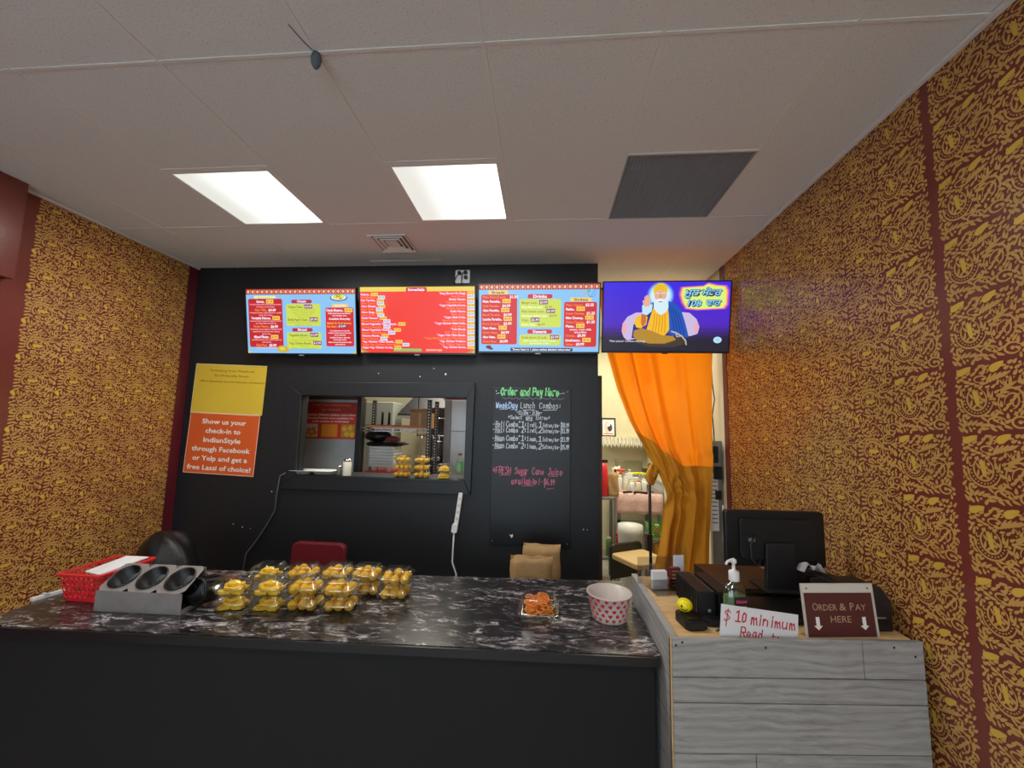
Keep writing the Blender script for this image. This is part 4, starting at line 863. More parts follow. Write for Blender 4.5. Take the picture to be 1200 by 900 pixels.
# noodle snack box
t = thing('snack_box', 'clear hinged box of curly orange snack, alone in the middle of the worktop', 'box', (-.018, 1.985, CZ+.0005), (0, 0, R(-2)))
MB().loft([rrect(.078, .092, .001, .02), rrect(.083, .098, .03, .022), rrect(.092, .105, .032, .024), rrect(.092, .105, .035, .024)], True, False).build('tray', M['clear'], t)
MB().loft([rrect(.092, .105, .0355, .024), rrect(.080, .094, .038, .022), rrect(.074, .088, .088, .026), rrect(.064, .076, .091, .024)], False, True).build('lid', M['clear'], t)
MB().loft([rrect(.090, .103, .033, .024), rrect(.094, .107, .0345, .024), rrect(.090, .103, .036, .024)], False, False).build('rim', MC['rim_plastic'], t)
b = MB()
for k in range(64):
    cx, cyy, cz, r_ = rnd.uniform(-.046, .046), rnd.uniform(-.058, .058), rnd.uniform(.012, .064), rnd.uniform(.012, .024); ph = rnd.uniform(0, 6); tx, ty = rnd.uniform(-.5, .5), rnd.uniform(-.5, .5)
    b.tube([(cx+r_*(1+.02*q)*math.cos(ph+q*.6), cyy+r_*math.sin(ph+q*.6), cz+.004*math.sin(q)+tx*r_*math.cos(ph+q*.6)*.5+ty*r_*math.sin(ph+q*.6)*.4) for q in range(12)], .0032, 5)
ob = b.build('noodle_snack', M['jal'], None, (-.018, 1.985, CZ+.006)); tag(ob, 'curly orange noodle snack inside the clear hinged box', 'snack', None, 'stuff')
# bucket with hearts
t = thing('heart_bucket', 'frosted plastic tub printed with red hearts near the right end of the worktop', 'tub', (.305, 1.985, CZ+.0005))
r0, r1, hb = .076, .098, .115
MB().lathe([(r0-.004, 0), (r0, .002), (r0+.004, .02), (r1, hb-.006), (r1+.005, hb-.004), (r1+.005, hb), (r1-.001, hb), (r0+.002, .02), (r0-.004, .005), (0, .004)], 40, cap1=False).build('shell', M['bucket'], t)
b = MB(); heart = [(0, -1), (-.55, -.45), (-.95, .1), (-.9, .6), (-.5, .85), (-.12, .7), (0, .4), (.12, .7), (.5, .85), (.9, .6), (.95, .1), (.55, -.45)]
for row in range(5):
    for k in range(17):
        a0 = 2*math.pi*(k+.5*(row % 2))/17; z0 = .018+row*.021; rot = rnd.uniform(-.7, .7); s = .0095*(1.0 if row else .9); P_ = []
        for hx, hz in heart:
            X = (hx*math.cos(rot)-hz*math.sin(rot))*s; Z_ = (hx*math.sin(rot)+hz*math.cos(rot))*s; zz = z0+Z_; rr = r0+.004+(r1-r0-.004)*(zz-.02)/(hb-.026)+.0007
            P_.append((rr*math.cos(a0+X/rr), rr*math.sin(a0+X/rr), zz))
        b.add(P_, [list(range(12))])
b.build('heart_print', mat('heart_red', (206, 44, 56), .4), t, kind='stuff')
t = thing('white_clip', 'small white plastic strip on the far left corner of the worktop', 'clip', (-2.375, 1.86, CZ+.0005), (0, 0, R(78)))
MB().rbox(-.055, .06, -.014, .014, 0, .012, .006).build('strip', M['white'], t); MB().box(-.012, .0, -.02, .02, .0121, .017).build('tab', mat('pale_grey', (190, 192, 190), .5), t)

# ================================================================== THINGS ON THE PAY COUNTER
def put(name, label, cat, x, y, rz=0, z=0, **k): 
    return thing(name, label, cat, rc(x, y, z+.0005), (0, 0, ang+rz), **k)
# card holder of smoked acrylic
t = put('card_holder', 'smoked acrylic stand holding white and red-brown cards at the back left of the pay counter', 'holder', .165, .46, R(6))
MB().box(-.115, .10, .06, .066, 0, .135).build('back_sheet', M['smoke'], t); MB().box(-.08, .085, -.06, .066, 0, .004).build('base', M['smoke'], t); MB().box(-.08, .085, -.004, 0, .0, .05).build('front_lip', M['smoke'], t)
MB().rbox(.06, .13, .045, .05, 0, .19, .025, axis='y').build('upright', M['clear'], t)
MB().box(-.065, .005, .006, .03, .005, .085).build('white_cards', M['paper'], t)
MB().box(.02, .07, .002, .022, .005, .10).build('brown_cards', mat('brown_card', (108, 40, 40), .5), t)
MB().box(.05, .10, .024, .03, .06, .150).build('price_card', mat('pale_card', (214, 220, 230), .6), t)
f = Flat(.05, .095, pr, .0003, .02, .10, .0015)
for k in range(5): f.rect(.15, .12+k*.17, .85, .18+k*.17, (186, 150, 130), 1)
f.build('card_print', t)
# smiling stress ball on payment terminal
t = put('payment_terminal', 'black rounded card terminal under the yellow ball', 'terminal', .115, .13, R(4))
MB().rbox(-.032, .05, -.055, .05, 0, .036, .018).build('body', M['plastic'], t, bevel=.004); MB().rbox(-.024, .042, -.045, .02, .0362, .039, .01).build('top_pad', M['tv'], t); MB().rbox(-.03, .048, -.0565, -.0545, .008, .03, .004, axis='y').build('front_face', M['dark'], t)
bx, by = rc(.115, .13)[:2]
t = thing('smiley_ball', 'yellow smiling rubber ball resting on the black card terminal', 'ball', (bx-.004, by+.022, RZ-.012+.040), (0, 0, ang))
MB().sphere((0, 0, .024), .030, 18, 12, 0, 0, (1, 1, .82)).build('body', M['yellow'], t); sm = MB()
for s in (-1, 1): sm.sphere((-.012+.011*s, -.0265, .029), .0035, 8, 6, 0, 0, (1, .6, 1.3))
sm.tube([(-.026+.0035*k, -.0275-.002*math.sin(k*.39), .021-.006*math.sin(math.pi*k/8)) for k in range(9)], .0013, 5); sm.build('face', M['plastic'], t)
# twin finned black dispensers
for i, (x, lab) in enumerate(((.215, 'left'), (.298, 'right'))):
    t = put('coin_rack', 'black ridged block with pale dots, %s of the pair behind the card terminal' % lab, 'rack', x, .27, R(-2), group='pair of black ridged blocks')
    MB().box(-.034, .034, -.10, .13, 0, .108).build('body', mat('matt_black', (14, 14, 15), .6), t, bevel=.004); fn = MB()
    for k in range(11):
        for s in (-1, 1): fn.box(s*.0365-.0024, s*.0365+.0024, -.098+k*.021, -.088+k*.021, .01, .10)
    fn.build('fins', M['plastic'], t, kind='stuff'); dt = MB()
    for k in range(11): dt.box(.022, .027, -.095+k*.021, -.090+k*.021, .1082, .1095)
    dt.build('pale_dots', M['grey'], t, kind='stuff')
    if i == 0: MB().lathe([(.008, 0), (.007, .002)], 12).xf(Matrix.Translation((.01, -.101, .035)) @ Matrix.Rotation(R(90), 4, 'X')).build('key_lock', M['grey'], t)
t = put('black_tray', 'low black tray in front of the ridged black blocks', 'tray', .262, .13, R(-2)); MB().rbox(-.075, .085, -.022, .03, 0, .022, .006).build('shell', M['dark'], t); MB().box(-.065, .075, -.014, .022, .0222, .024).build('mat', M['plastic'], t)
# hand sanitizer
t = put('sanitizer_bottle', 'clear pump bottle of pale green hand sanitizer behind the handwritten sign', 'bottle', .345, .135, R(6), .03) if False else put('sanitizer_bottle', 'clear pump bottle of pale green hand sanitizer behind the handwritten sign', 'bottle', .286, .10, R(6))
def oval(a, b_, z, n=20): return [(a*math.cos(2*math.pi*k/n), b_*math.sin(2*math.pi*k/n), z) for k in range(n)]
MB().loft([oval(.040, .024, 0), oval(.043, .027, .006), oval(.043, .027, .12), oval(.036, .023, .14), oval(.014, .013, .152), oval(.013, .013, .165)], True, True).build('bottle_body', clear('bottle_plastic', (214, 232, 218), .25), t)
MB().loft([oval(.037, .021, .004), oval(.040, .0245, .01), oval(.040, .0245, .108), oval(.038, .022, .110)], True, True).build('gel', mat('green_gel', (150, 190, 150), .2, trans=.4), t)
MB().lathe([(.0165, .156), (.0175, .158), (.0175, .184), (.015, .188), (.006, .190), (.005, .212), (.010, .214), (.010, .224), (.004, .228)], 16).build('pump_collar', M['white'], t)
MB().tube([(.006, 0, .221), (-.012, -.002, .223), (-.026, -.004, .219), (-.033, -.005, .210)], .0055, 8, r1=.0035).build('nozzle', M['white'], t)
f = Flat(.05, .075, pr, .0004, -.02, .112, -.0275); f.rect(0, 0, 1, .38, (44, 26, 44), 1); f.text('Advanced', .5, .26, .16, (200, 90, 110), 2, .8, 'C', .03); f.rect(.12, .4, .88, .72, (226, 198, 96), 1); f.rect(.1, .76, .95, 1.05, (30, 36, 96), 1); f.text('Purell', .52, .98, .18, (230, 236, 246), 2, .66, 'C', .02)
f.build('label', t); t.scale = (1.1, 1.1, 1.14)
# $10 minimum sign
t = put('minimum_sign', 'white paper sign with red handwriting about a 10 dollar minimum', 'sign', .330, .0175, R(-1)); t.rotation_euler = (R(-4), R(7), ang)
t.location = rc(.187, .030, .008)
MB().add([(0, 0, -.035), (.288, 0, -.035), (.288, 0, .110), (0, 0, .110)], [(0, 1, 2, 3)]).build('sheet', M['paper'], t, solid=.001)
f = Flat(.288/100, .115/40, pr, .0003, 0, .110, -.0012); RDp = (196, 40, 44)
def hw2(st, u0, u1, v, h, wd): 
    n = sum(.6 if c == ' ' else (.62 if c in "i.:,'l!" else 1)*(1.0 if c.islower() else 1.1) for c in st); handwrite(f, st, u0, v, h, RDp, wd, 3, (u1-u0)/n, .15)
hw2('$', 4, 14, 19, 12, .0034); hw2('10', 19, 36, 18, 12, .0048); hw2('minimum', 39, 98, 19, 12, .0044); hw2('Read', 26, 56, 36, 12, .0040); hw2('to', 66, 78, 36, 9, .0036)
f.build('red_writing', t)
# order and pay sign
t = put('order_sign', 'acrylic-framed brown ORDER & PAY HERE sign with two white arrows', 'sign', .515, .036, 0); t.rotation_euler = (R(-5), R(-1), ang)
MB().box(0, .275, .004, .008, 0, .187).build('acrylic_back', mat('acrylic_edge', (200, 192, 182), .3), t); MB().box(0, .275, .008, .07, 0, .003).build('foot', M['clear'], t)
f = Flat(.275, .187, pr, .0004, 0, .187, .0037); BRn = (86, 38, 34)
f.rect(.012, .012, .985, .16, (216, 208, 196), 1); f.rect(.03, .175, .965, .985, BRn, 1)
f.text('O', .13, .50, .14, (186, 150, 122), 2, .075, 'L'); f.text('RDER', .215, .50, .115, (186, 150, 122), 2, .25, 'L'); f.text('&', .50, .50, .135, (186, 150, 122), 2, .09, 'L'); f.text('P', .645, .50, .14, (186, 150, 122), 2, .055, 'L'); f.text('AY', .715, .50, .115, (186, 150, 122), 2, .15, 'L'); f.text('HERE', .5, .72, .12, (186, 150, 122), 2, .28, 'C')
for u in (.18, .815): f.poly([(u-.025, .62), (u+.025, .62), (u+.025, .78), (u+.06, .78), (u, .86), (u-.06, .78), (u-.025, .78)], (240, 236, 230), 2)
for u in (.075, .92): f.ell(u, .09, .012, .018, (60, 50, 46), 3, 10)
f.build('print', t)
# till monitor seen from behind
mx, my = .655, .40
t = put('till_stand', 'raised brown laminate shelf at the back of the pay counter under the till', 'shelf', .62, .50, 0); 
MB().box(-.22, .11, -.14, .19, .035, .052).build('shelf_board', M['brownlam'], t, bevel=.002); MB().box(-.22, -.205, -.12, .19, 0, .035).build('support', M['brownlam'], t); MB().box(.095, .11, -.12, .19, 0, .035).build('support', M['brownlam'], t); MB().box(-.204, .094, .172, .188, 0, .0345).build('back_rail', M['brownlam'], t)
MZ = .0525
t = put('till_monitor', 'back of a large black till monitor on its stand at the right wall', 'monitor', .642, .40, R(-3), MZ)
MB().rbox(-.222, .226, -.012, .018, .085, .335, .016, axis='y').build('screen_housing', M['plastic'], t, bevel=.004)
MB().rbox(-.165, .175, -.030, -.012, .12, .30, .02, axis='y').build('rear_cover', mat('matt_black', (14, 14, 15), .6), t, bevel=.003)
st = MB().prism([(-.07, .006), (.07, .006), (.062, .20), (-.062, .20)], -.055, -.032, 'y'); st.build('neck', M['dark'], t, bevel=.004)
MB().rbox(-.095, .095, -.095, .06, 0, .0065, .02).build('stand_foot', M['dark'], t)
MB().tube([(-.10, -.034, .23), (-.125, -.04, .19), (-.13, -.05, .13), (-.10, -.052, .10), (-.085, -.045, .13)], .004, 6).build('cable', M['dark'], t)
MB().box(-.13, -.10, -.034, -.0305, .20, .215).build('port', M['grey'], t)
# till drawer box under and receipt printer
t = put('cash_drawer', 'low black cash drawer under the front of the till', 'drawer', .555, .205, 0)
MB().box(-.15, .12, -.07, .12, 0, .033).build('case', M['plastic'], t, bevel=.002); MB().box(-.145, .115, -.0725, -.0705, .004, .029).build('drawer_front', M['dark'], t); MB().lathe([(.006, 0), (.005, .002)], 10).xf(Matrix.Translation((-.02, -.073, .018)) @ Matrix.Rotation(R(90), 4, 'X')).build('lock', M['chrome'], t)
t = put('receipt_printer', 'black receipt printer in the corner behind the brown sign', 'printer', .812, .19, R(2))
b = MB().prism([(-.10, 0), (.12, 0), (.12, .12), (.06, .15), (-.06, .15), (-.10, .11)], -.075, .078, 'x'); b.build('case', M['dark'], t, bevel=.006)
MB().box(-.065, .068, -.104, -.101, .02, .045).build('paper_slot', M['tv'], t); MB().box(.01, .045, -.1045, -.102, .05, .056).build('light_strip', M['grey'], t)
MB().box(-.06, .06, -.05, .05, .1505, .153).build('lid', M['plastic'], t)
px, py = rc(.78, .40)[:2]
t = put('side_shelf', 'black box against the wall behind the printer carrying crumpled paper', 'box', .80, .46, 0); MB().box(-.055, .085, -.12, .12, 0, .118).build('case', M['plastic'], t, bevel=.003); MB().box(-.05, .08, -.1215, -.1205, .02, .10).build('door', M['dark'], t)
def crumple(name, label, x, y, z, sx, sy_, sz, seed, grp):
    r_ = random.Random(seed); b = MB(); n = 7; P_ = []
    for i in range(n):
        for j in range(n): P_.append(((i/(n-1)-.5)*sx+r_.uniform(-.1, .1)*sx/n, (j/(n-1)-.5)*sy_, r_.random()*sz*(1 if 0 < i < n-1 else .5)+.002))
    b.add(P_, [(i*n+j, (i+1)*n+j, (i+1)*n+j+1, i*n+j+1) for i in range(n-1) for j in range(n-1)]); o = b.build(name, M['paper'], None, rc(x, y, z), (0, 0, ang), solid=.002); tag(o, label, 'paper', grp)
crumple('crumpled_paper', 'white folded paper sticking out right of the till monitor', .79, .40, .1195, .13, .09, .05, 3, None)
crumple('crumpled_paper', 'crumpled white tissue on the black box by the right wall', .835, .50, .1195, .10, .10, .06, 5, None)
t = put('loose_cable', 'thin grey cable lying beside the handwritten sign', 'cable', .2, .08, 0); MB().tube([(0, 0, .004), (.03, .02, .004), (.07, .035, .012), (.10, .02, .03), (.11, .05, .05)], .0035, 6).build('cord', M['grey'], t)
# ================================================================== BEHIND THE COUNTER
t = thing('power_strip', 'white power strip hanging on the black wall under the serving hatch', 'power strip', (-.655, YB-.004, 1.13), (0, R(7), 0))
MB().rbox(-.016, .016, -.034, 0, -.115, .135, .006, axis='y').build('housing', M['white'], t, bevel=.002)
MB().rbox(-.026, .016, -.045, -.002, -.165, -.1, .010, axis='y').build('plug_block', M['white'], t)
for k in range(4): MB().box(-.008, .008, -.0355, -.0345, -.07+k*.05, -.05+k*.05).build('socket', mat('pale_grey', (190, 192, 190), .5), t)
MB().tube([(-.006, -.03, -.16), (.005, -.03, -.28), (.016, -.035, -.38), (.065, -.05, -.46), (.04, -.07, -.53), (.03, -.08, -.62)], .0065).build('cord', M['white'], t)
ob = MB().tube([(-2.07, YB-.02, 1.375), (-2.105, YB-.045, 1.35), (-2.125, YB-.04, 1.20), (-2.14, YB-.02, 1.08), (-2.20, YB-.02, .96), (-2.27, YB-.03, .84), (-2.34, YB-.04, .74), (-2.36, YB-.04, .55)], .006).build('wall_cable', mat('grey_cable', (86, 88, 92), .5)); tag(ob, 'grey cable running from the hatch sill down the black wall', 'cable')
def chair(name, label, x, y, rz, seat_m, back_m, leg_m, seat_z=.46, back_z=.93, rounded=True):
    t = thing(name, label, 'chair', (x, y, 0), (0, 0, rz))
    MB().rbox(-.21, .21, -.2, .2, seat_z-.05, seat_z, .05).build('seat', seat_m, t, bevel=.012)
    MB().rbox(-.205, .205, .19, .235, back_z-.34, back_z, .05, axis='y').build('backrest', back_m, t, bevel=.012)
    for sx in (-1, 1):
        MB().tube([(sx*.19, -.18, 0), (sx*.18, -.16, seat_z-.05)], .012, 8).build('leg', leg_m, t)
        MB().tube([(sx*.19, .22, 0), (sx*.18, .205, seat_z), (sx*.17, .215, back_z-.06)], .012, 8).build('leg', leg_m, t)
    MB().tube([(-.18, -.165, seat_z-.14), (.18, -.165, seat_z-.14)], .008).build('stretcher', leg_m, t)
    return t
chair('padded_chair', 'maroon padded chair whose backrest shows behind the sweet boxes', -1.62, 2.72, 0, M['vinyl'], M['vinyl'], M['plastic'], .46, .915)
chair('draped_chair', 'plain black chair under the black jacket, left behind the counter', -2.56, 2.62, R(90), M['plastic'], M['plastic'], M['plastic'], .46, .86)
b = MB(); r_ = random.Random(4); rings = []
for k, (z, a, d) in enumerate(((.50, .235, .19), (.62, .235, .2), (.74, .23, .19), (.86, .21, .17), (.96, .17, .13), (1.01, .11, .09), (1.035, .05, .04))):
    a *= .82; rings.append([((a+.028*math.sin(3*q+k)+r_.uniform(-.014, .014))*math.cos(q)-.02*k*.5, (d+.025*math.sin(4*q+2*k)+r_.uniform(-.012, .012))*math.sin(q), z) for q in [2*math.pi*i/22 for i in range(22)]])
b.loft(rings, True, True); ob = b.build('black_jacket', M['bag'], None, (-2.47, 2.62, 0)); tag(ob, 'black shiny jacket heaped over a chair in the left corner', 'jacket'); md = ob.modifiers.new('smooth', 'SUBSURF'); md.levels = md.render_levels = 1
# paper bags on a stool behind the counter
t = thing('low_stool', 'low black stool behind the counter carrying the paper bag', 'stool', (-.055, 2.78, 0))
MB().rbox(-.19, .19, -.13, .13, .58, .61, .04).build('seat', M['plastic'], t)
for sx in (-1, 1):
    for s2 in (-1, 1): MB().tube([(sx*.16, s2*.11, 0), (sx*.14, s2*.09, .58)], .012).build('leg', M['plastic'], t)
def bag(name, label, loc, rz, w_, d, h, seed, mt, jag=.018):
    r_ = random.Random(seed); b = MB(); rings = []; n = 6
    for k in range(9):
        z = h*k/8; ring = []
        base = [(-w_+2*w_*i/n, -d) for i in range(n)]+[(w_, -d+2*d*i/3) for i in range(3)]+[(w_-2*w_*i/n, d) for i in range(n)]+[(-w_, d-2*d*i/3) for i in range(3)]
        for i, (x, y) in enumerate(base): ring.append((x+.004*math.sin(z*30+seed), y*(1-.35*k/8)+(.007*math.sin(x*60+z*25+seed)+r_.uniform(-.003, .003) if 0 < k else 0), z+(r_.uniform(-jag, jag) if k == 8 else 0)))
        rings.append(ring)
    b.loft(rings, True, False, smooth=True); ob = b.build(name, mt, None, loc, (0, 0, rz), solid=.0015); tag(ob, label, 'bag'); return ob
bag('paper_bag', 'crumpled brown paper bag standing behind the counter under the chalkboard', (-.075, 2.74, .6105), R(2), .135, .05, .335, 3, M['kraft'])
bag('paper_bag', 'brown paper bag half hidden behind the crumpled one, its top a little higher', (-.01, 2.86, .6105), R(-3), .125, .035, .375, 8, M['kraft'], .006)

# ================================================================== DOORWAY CURTAIN
def curve(pts, z):
    for (z0, v0), (z1, v1) in zip(pts, pts[1:]):
        if z1 <= z <= z0:
            k = (z-z0)/(z1-z0); return v0+(v1-v0)*k
    return pts[-1][1] if z < pts[-1][0] else pts[0][1]
XLc = [(2.95, .43), (2.40, .505), (2.1, .585), (1.85, .68), (1.6, .81), (1.45, .895), (1.36, .935), (1.28, .955), (1.1, .945), (.75, .885), (.45, .83)]
XRc = [(2.95, 1.34), (2.4, 1.345), (1.6, 1.325), (1.2, 1.31), (.75, 1.275), (.45, 1.27)]
b = MB(); NS, NZ, JB = 120, 96, 50; rings = []
for j in range(NZ+1):
  row = []
  for i in range(NS+1):
    s = i/NS; zb = 1.50+.27*max(0, .5-s)/.5; z = 2.95+(zb-2.95)*j/JB if j <= JB else zb+(.45-zb)*(j-JB)/(NZ-JB)
    xl, xr = curve(XLc, z), curve(XRc, z)
    if 1:
        sq = s+.035*math.sin(2*math.pi*s*2.2+1)*(1 if z < 2.2 else .5)
        w_ = math.exp(-((z-1.38)/.26)**2); lo = math.exp(-(s/.5)**2)
        amp = (.026+.022*math.exp(-((s-.33)/.16)**2))*(1-.35*w_)+.012*math.sin(7*s+z*2)
        y = 3.365+amp*math.sin(2*math.pi*(5.6*s-1.9*s*s+.22*math.sin(z*2.1)))*(1.15-.55*s)+.007*math.sin(2*math.pi*(11*s-3*s*s+.25*z))-.05*w_*lo+.02*math.sin(z*5+s*9)*(z < 1.6)
        y += .022*math.sin((s*1.4+ (z-1.38)*2.6)*6)*math.exp(-((z-1.3)/.4)**2)*lo
        xx = xl+(xr-xl)*s; dx_, dz_ = xx-1.0, z-1.33; rr_ = math.hypot(dx_, dz_); th_ = math.atan2(dz_, dx_); y += .024*math.sin(7*th_+2*rr_*6)*math.exp(-((rr_-.10)/.14)**2)
        row.append((xl+(xr-xl)*(s+.02*math.sin(12.6*s)), y, z))
  rings.append(row)
vs = [p for r_ in rings for p in r_]; fs, fm = [], []
for j in range(NZ):
    for i in range(NS):
        a = j*(NS+1)+i; fs.append((a, a+1, a+NS+2, a+NS+1)); z = 2.95-2.5*(j+.5)/NZ; s = i/NS
        fm.append(1 if j >= JB else 0)  # below this row the same cloth takes the darker, painted-shade colour
t = thing('doorway_curtain', 'orange cloth curtain, its shaded lower part coloured mustard, drawn aside in the doorway', 'curtain', (0, 0, 0))
up = MB().add(vs, [f_ for f_, m_ in zip(fs, fm) if not m_], 0, True).build('orange_cloth', M['orange'], t)
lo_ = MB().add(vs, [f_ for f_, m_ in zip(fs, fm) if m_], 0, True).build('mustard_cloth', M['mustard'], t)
# translucent cloth
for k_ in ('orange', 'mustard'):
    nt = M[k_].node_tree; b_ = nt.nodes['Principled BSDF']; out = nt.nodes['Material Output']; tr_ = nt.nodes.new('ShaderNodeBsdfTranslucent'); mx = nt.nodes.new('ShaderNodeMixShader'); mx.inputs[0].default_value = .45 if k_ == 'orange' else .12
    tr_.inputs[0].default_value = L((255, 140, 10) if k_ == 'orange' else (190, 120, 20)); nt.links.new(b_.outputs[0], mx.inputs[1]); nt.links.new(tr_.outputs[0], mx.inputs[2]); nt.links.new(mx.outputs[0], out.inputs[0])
kn = MB(); 
for k in range(3): kn.tube([(.86+.03*math.cos(q)-.015*k, 3.33-.02*k+.03*math.sin(q*1.3), 1.45+.045*math.sin(q)-.02*k) for q in [i*.7 for i in range(9)]], .018, 8)
kn.build('knot', M['mustard'], t)
MB().tube([(.42, 3.355, 2.95), (1.40, 3.355, 2.95)], .012, 10).build('rod', M['grey'], t)
# metal channel and cables at the right of the doorway
t = thing('metal_channel', 'grey metal post right of the curtain with sockets on it', 'post', (1.372, 3.43, 0))
MB().box(-.045, .045, -.02, .02, 0, 1.70).build('channel', M['grey'], t, bevel=.003)
MB().box(-.03, .03, -.05, -.0205, 1.40, 1.50).build('socket_box', M['plastic'], t); MB().box(-.03, .0, -.06, -.0505, 1.52, 1.62).build('adapter', M['plastic'], t) if False else MB().rbox(-.045, -.005, -.075, -.0205, 1.53, 1.66, .01, axis='y').build('adapter', M['plastic'], t)
MB().box(-.02, .028, -.032, -.0205, 1.24, 1.31).build('switch_box', M['plastic'], t)
for k in range(4):
    x = 1.30+.028*k; r_ = random.Random(k+30); z = 2.95; P_ = []
    while z > 1.60: P_.append((min(1.41, x+r_.uniform(-.018, .018)), 3.475+r_.uniform(-.006, .006), z)); z -= .13
    ob = MB().tube(P_, .0045, 6).build('hanging_cable', M['plastic']); tag(ob, 'thin black cable hanging down between the curtain and the right wall', 'cable', 'black cables right of the curtain')
P_ = [(1.405, 3.39, 1.2), (1.40, 3.385, .95), (1.41, 3.385, .7), (1.40, 3.39, .4)]
ob = MB().tube(P_, .007, 6).build('grey_cable', M['white']); tag(ob, 'pale cable running down the front of the metal post', 'cable')
t = thing('paper_notice', 'printed white paper sheet hanging just right of the curtain', 'notice', (1.34, 3.40, 1.0)); MB().box(-.04, .035, 0, .001, 0, .45).build('sheet', M['paper'], t)
f = Flat(.075, .45, pr, .0004, -.04, .45, -.0004)
for k in range(12): f.rect(.3, .08+k*.07, .9, .10+k*.07, (120, 120, 128), 1)
f.build('print', t)

# ================================================================== BACK ROOM THROUGH THE DOORWAY
MB0 = MB
t = thing('lace_shelf', 'high wall shelf edged with white lace at the back of the kitchen', 'shelf', (1.05, 5.72, 1.65))
MB().box(-.38, .36, -.06, .175, 0, .02).build('board', M['cream'], t)
b = MB(); n = 44
for k in range(n):
    x = -.38+.76*k/n; w_ = .76/n; d = .08+.05*abs(math.sin(k*1.1)); y0 = -.065+.01*math.sin(k*2.2)
    b.add([(x, y0, .025), (x+w_, y0+.008, .025), (x+w_, y0-.01, -d*.6), (x+w_/2, y0-.02, -d), (x, y0-.014, -d*.6)], [(0, 1, 2, 3, 4)])
b.build('lace_edging', M['lace'], t, kind='stuff')
t = thing('framed_picture', 'small dark-framed picture standing on the lace-edged shelf', 'picture', (.885, 5.76, 1.6705), (R(-6), 0, 0))
f_ = MB(); f_.box(-.10, .10, -.008, .01, 0, .018); f_.box(-.10, .10, -.008, .01, .242, .26); f_.box(-.10, -.082, -.008, .01, .018, .242); f_.box(.082, .10, -.008, .01, .018, .242); f_.build('frame', M['plastic'], t)
MB().box(-.082, .082, .0, .006, .018, .242).build('mount', M['paper'], t)
f = Flat(.164, .224, pr, .0005, -.082, .242, 0); f.ell(.42, .5, .28, .36, (224, 190, 176), 1); f.ell(.62, .52, .2, .24, (60, 50, 56), 2); f.ell(.5, .34, .16, .12, (226, 214, 206), 3); f.rect(.1, .86, .9, .94, (220, 130, 90), 1); f.build('print', t)
TY = 5.35
t = thing('work_table', 'back-room table with a steel front under the pink cloth', 'table', (1.12, TY, 0))
MB().box(-.26, .28, -.30, .38, .985, 1.01).build('tabletop', M['grey'], t)
for sx in (-.22, .25):
    for sy2 in (-.26, .34): MB().box(sx-.02, sx+.02, sy2-.02, sy2+.02, 0, .985).build('leg', M['grey'], t)
MB().box(-.24, .27, -.28, -.27, .30, .70).build('apron', M['steel'], t)
b = MB(); rings = []
for k, (y, z) in enumerate(((.36, 1.014), (-.10, 1.014), (-.29, 1.016), (-.315, 1.0), (-.322, .92), (-.318, .83), (-.325, .78))):
    rings.append([(-.27+.555*i/16, y+.008*math.sin(i*1.3+k), z+.012*(k == 6)*math.sin(i*1.9)) for i in range(17)])
b.loft(rings, False, False, closed=False); ob = b.build('pink_cloth', M['pink'], None, (1.12, TY, 0), solid=.004); tag(ob, 'pink towel spread over the back-room table', 'cloth')
t = thing('white_bin', 'white rounded bin under the pink cloth', 'bin', (.965, 4.76, 0))
MB().lathe([(.11, 0), (.125, .30), (.135, .62), (.14, .63), (.135, .72), (.0, .74)], 24).build('body', M['foam'], t)
# clutter on the table, each a thing of its own
r_ = random.Random(21); TZ = 1.0215
def jar(x, y, r, h, body, cap, lab, nm='jar', z=TZ):
    t = thing(nm, lab, nm.replace('_', ' '), (x, y, z)); MB().lathe([(r*.92, 0), (r, .01), (r, h*.78), (r*.7, h*.88), (r*.6, h*.89)], 14).build('body', body, t); MB().lathe([(r*.66, h*.892), (r*.66, h), (0, h)], 12).build('cap', cap, t); return t
wt, cr = M['white'], mat('cream_plastic', (220, 214, 190), .5)
rows_ = [(.93, 5.16, .028, .19, wt, wt, 'white bottle at the left front of the cluttered table'), (1.00, 5.14, .024, .15, cr, wt, 'cream jar second from the left on the cluttered table'),
 (1.07, 5.15, .032, .13, wt, M['yellow'], 'white jar with a yellow cap on the cluttered table'), (1.145, 5.13, .03, .14, cr, M['red'], 'cream tub with a red cap among the jars'), (1.215, 5.15, .032, .16, wt, wt, 'tall white tub right of the red-capped one'),
 (1.28, 5.16, .026, .17, wt, M['plastic'], 'white bottle with a black cap by the black pole'), (.965, 5.30, .03, .22, M['clear'], M['red'], 'clear bottle with a red cap behind the jars'), (1.03, 5.32, .035, .20, cr, wt, 'cream tall jar in the middle row of the clutter'),
 (.90, 5.32, .022, .25, mat('dark_glass', (30, 26, 22), .2), M['plastic'], 'dark narrow bottle at the left edge of the cluttered table'), (1.10, 5.45, .04, .24, M['steel'], M['steel'], 'steel canister at the back of the table'), (1.33, 5.33, .036, .15, M['grey'], wt, 'grey tin under the leaning boxes')]
for a in rows_: jar(*a)
def tub(x, y, w_, d, h, mt, lab, z=TZ, rz=0, lid=None, nm='food_tub'):
    t = thing(nm, lab, 'tub', (x, y, z), (0, 0, rz)); MB().loft([rrect(w_*.86, d*.86, 0), rrect(w_, d, h), rrect(w_*1.06, d*1.06, h), rrect(w_*1.06, d*1.06, h+.006), rrect(w_*.96, d*.96, h+.004), rrect(w_*.82, d*.82, .006)], True, True).build('body', mt, t)
    if lid: MB().loft([rrect(w_*1.07, d*1.07, h+.0065), rrect(w_*1.07, d*1.07, h+.014), rrect(w_, d, h+.016)], True, True).build('lid', lid, t)
    return t
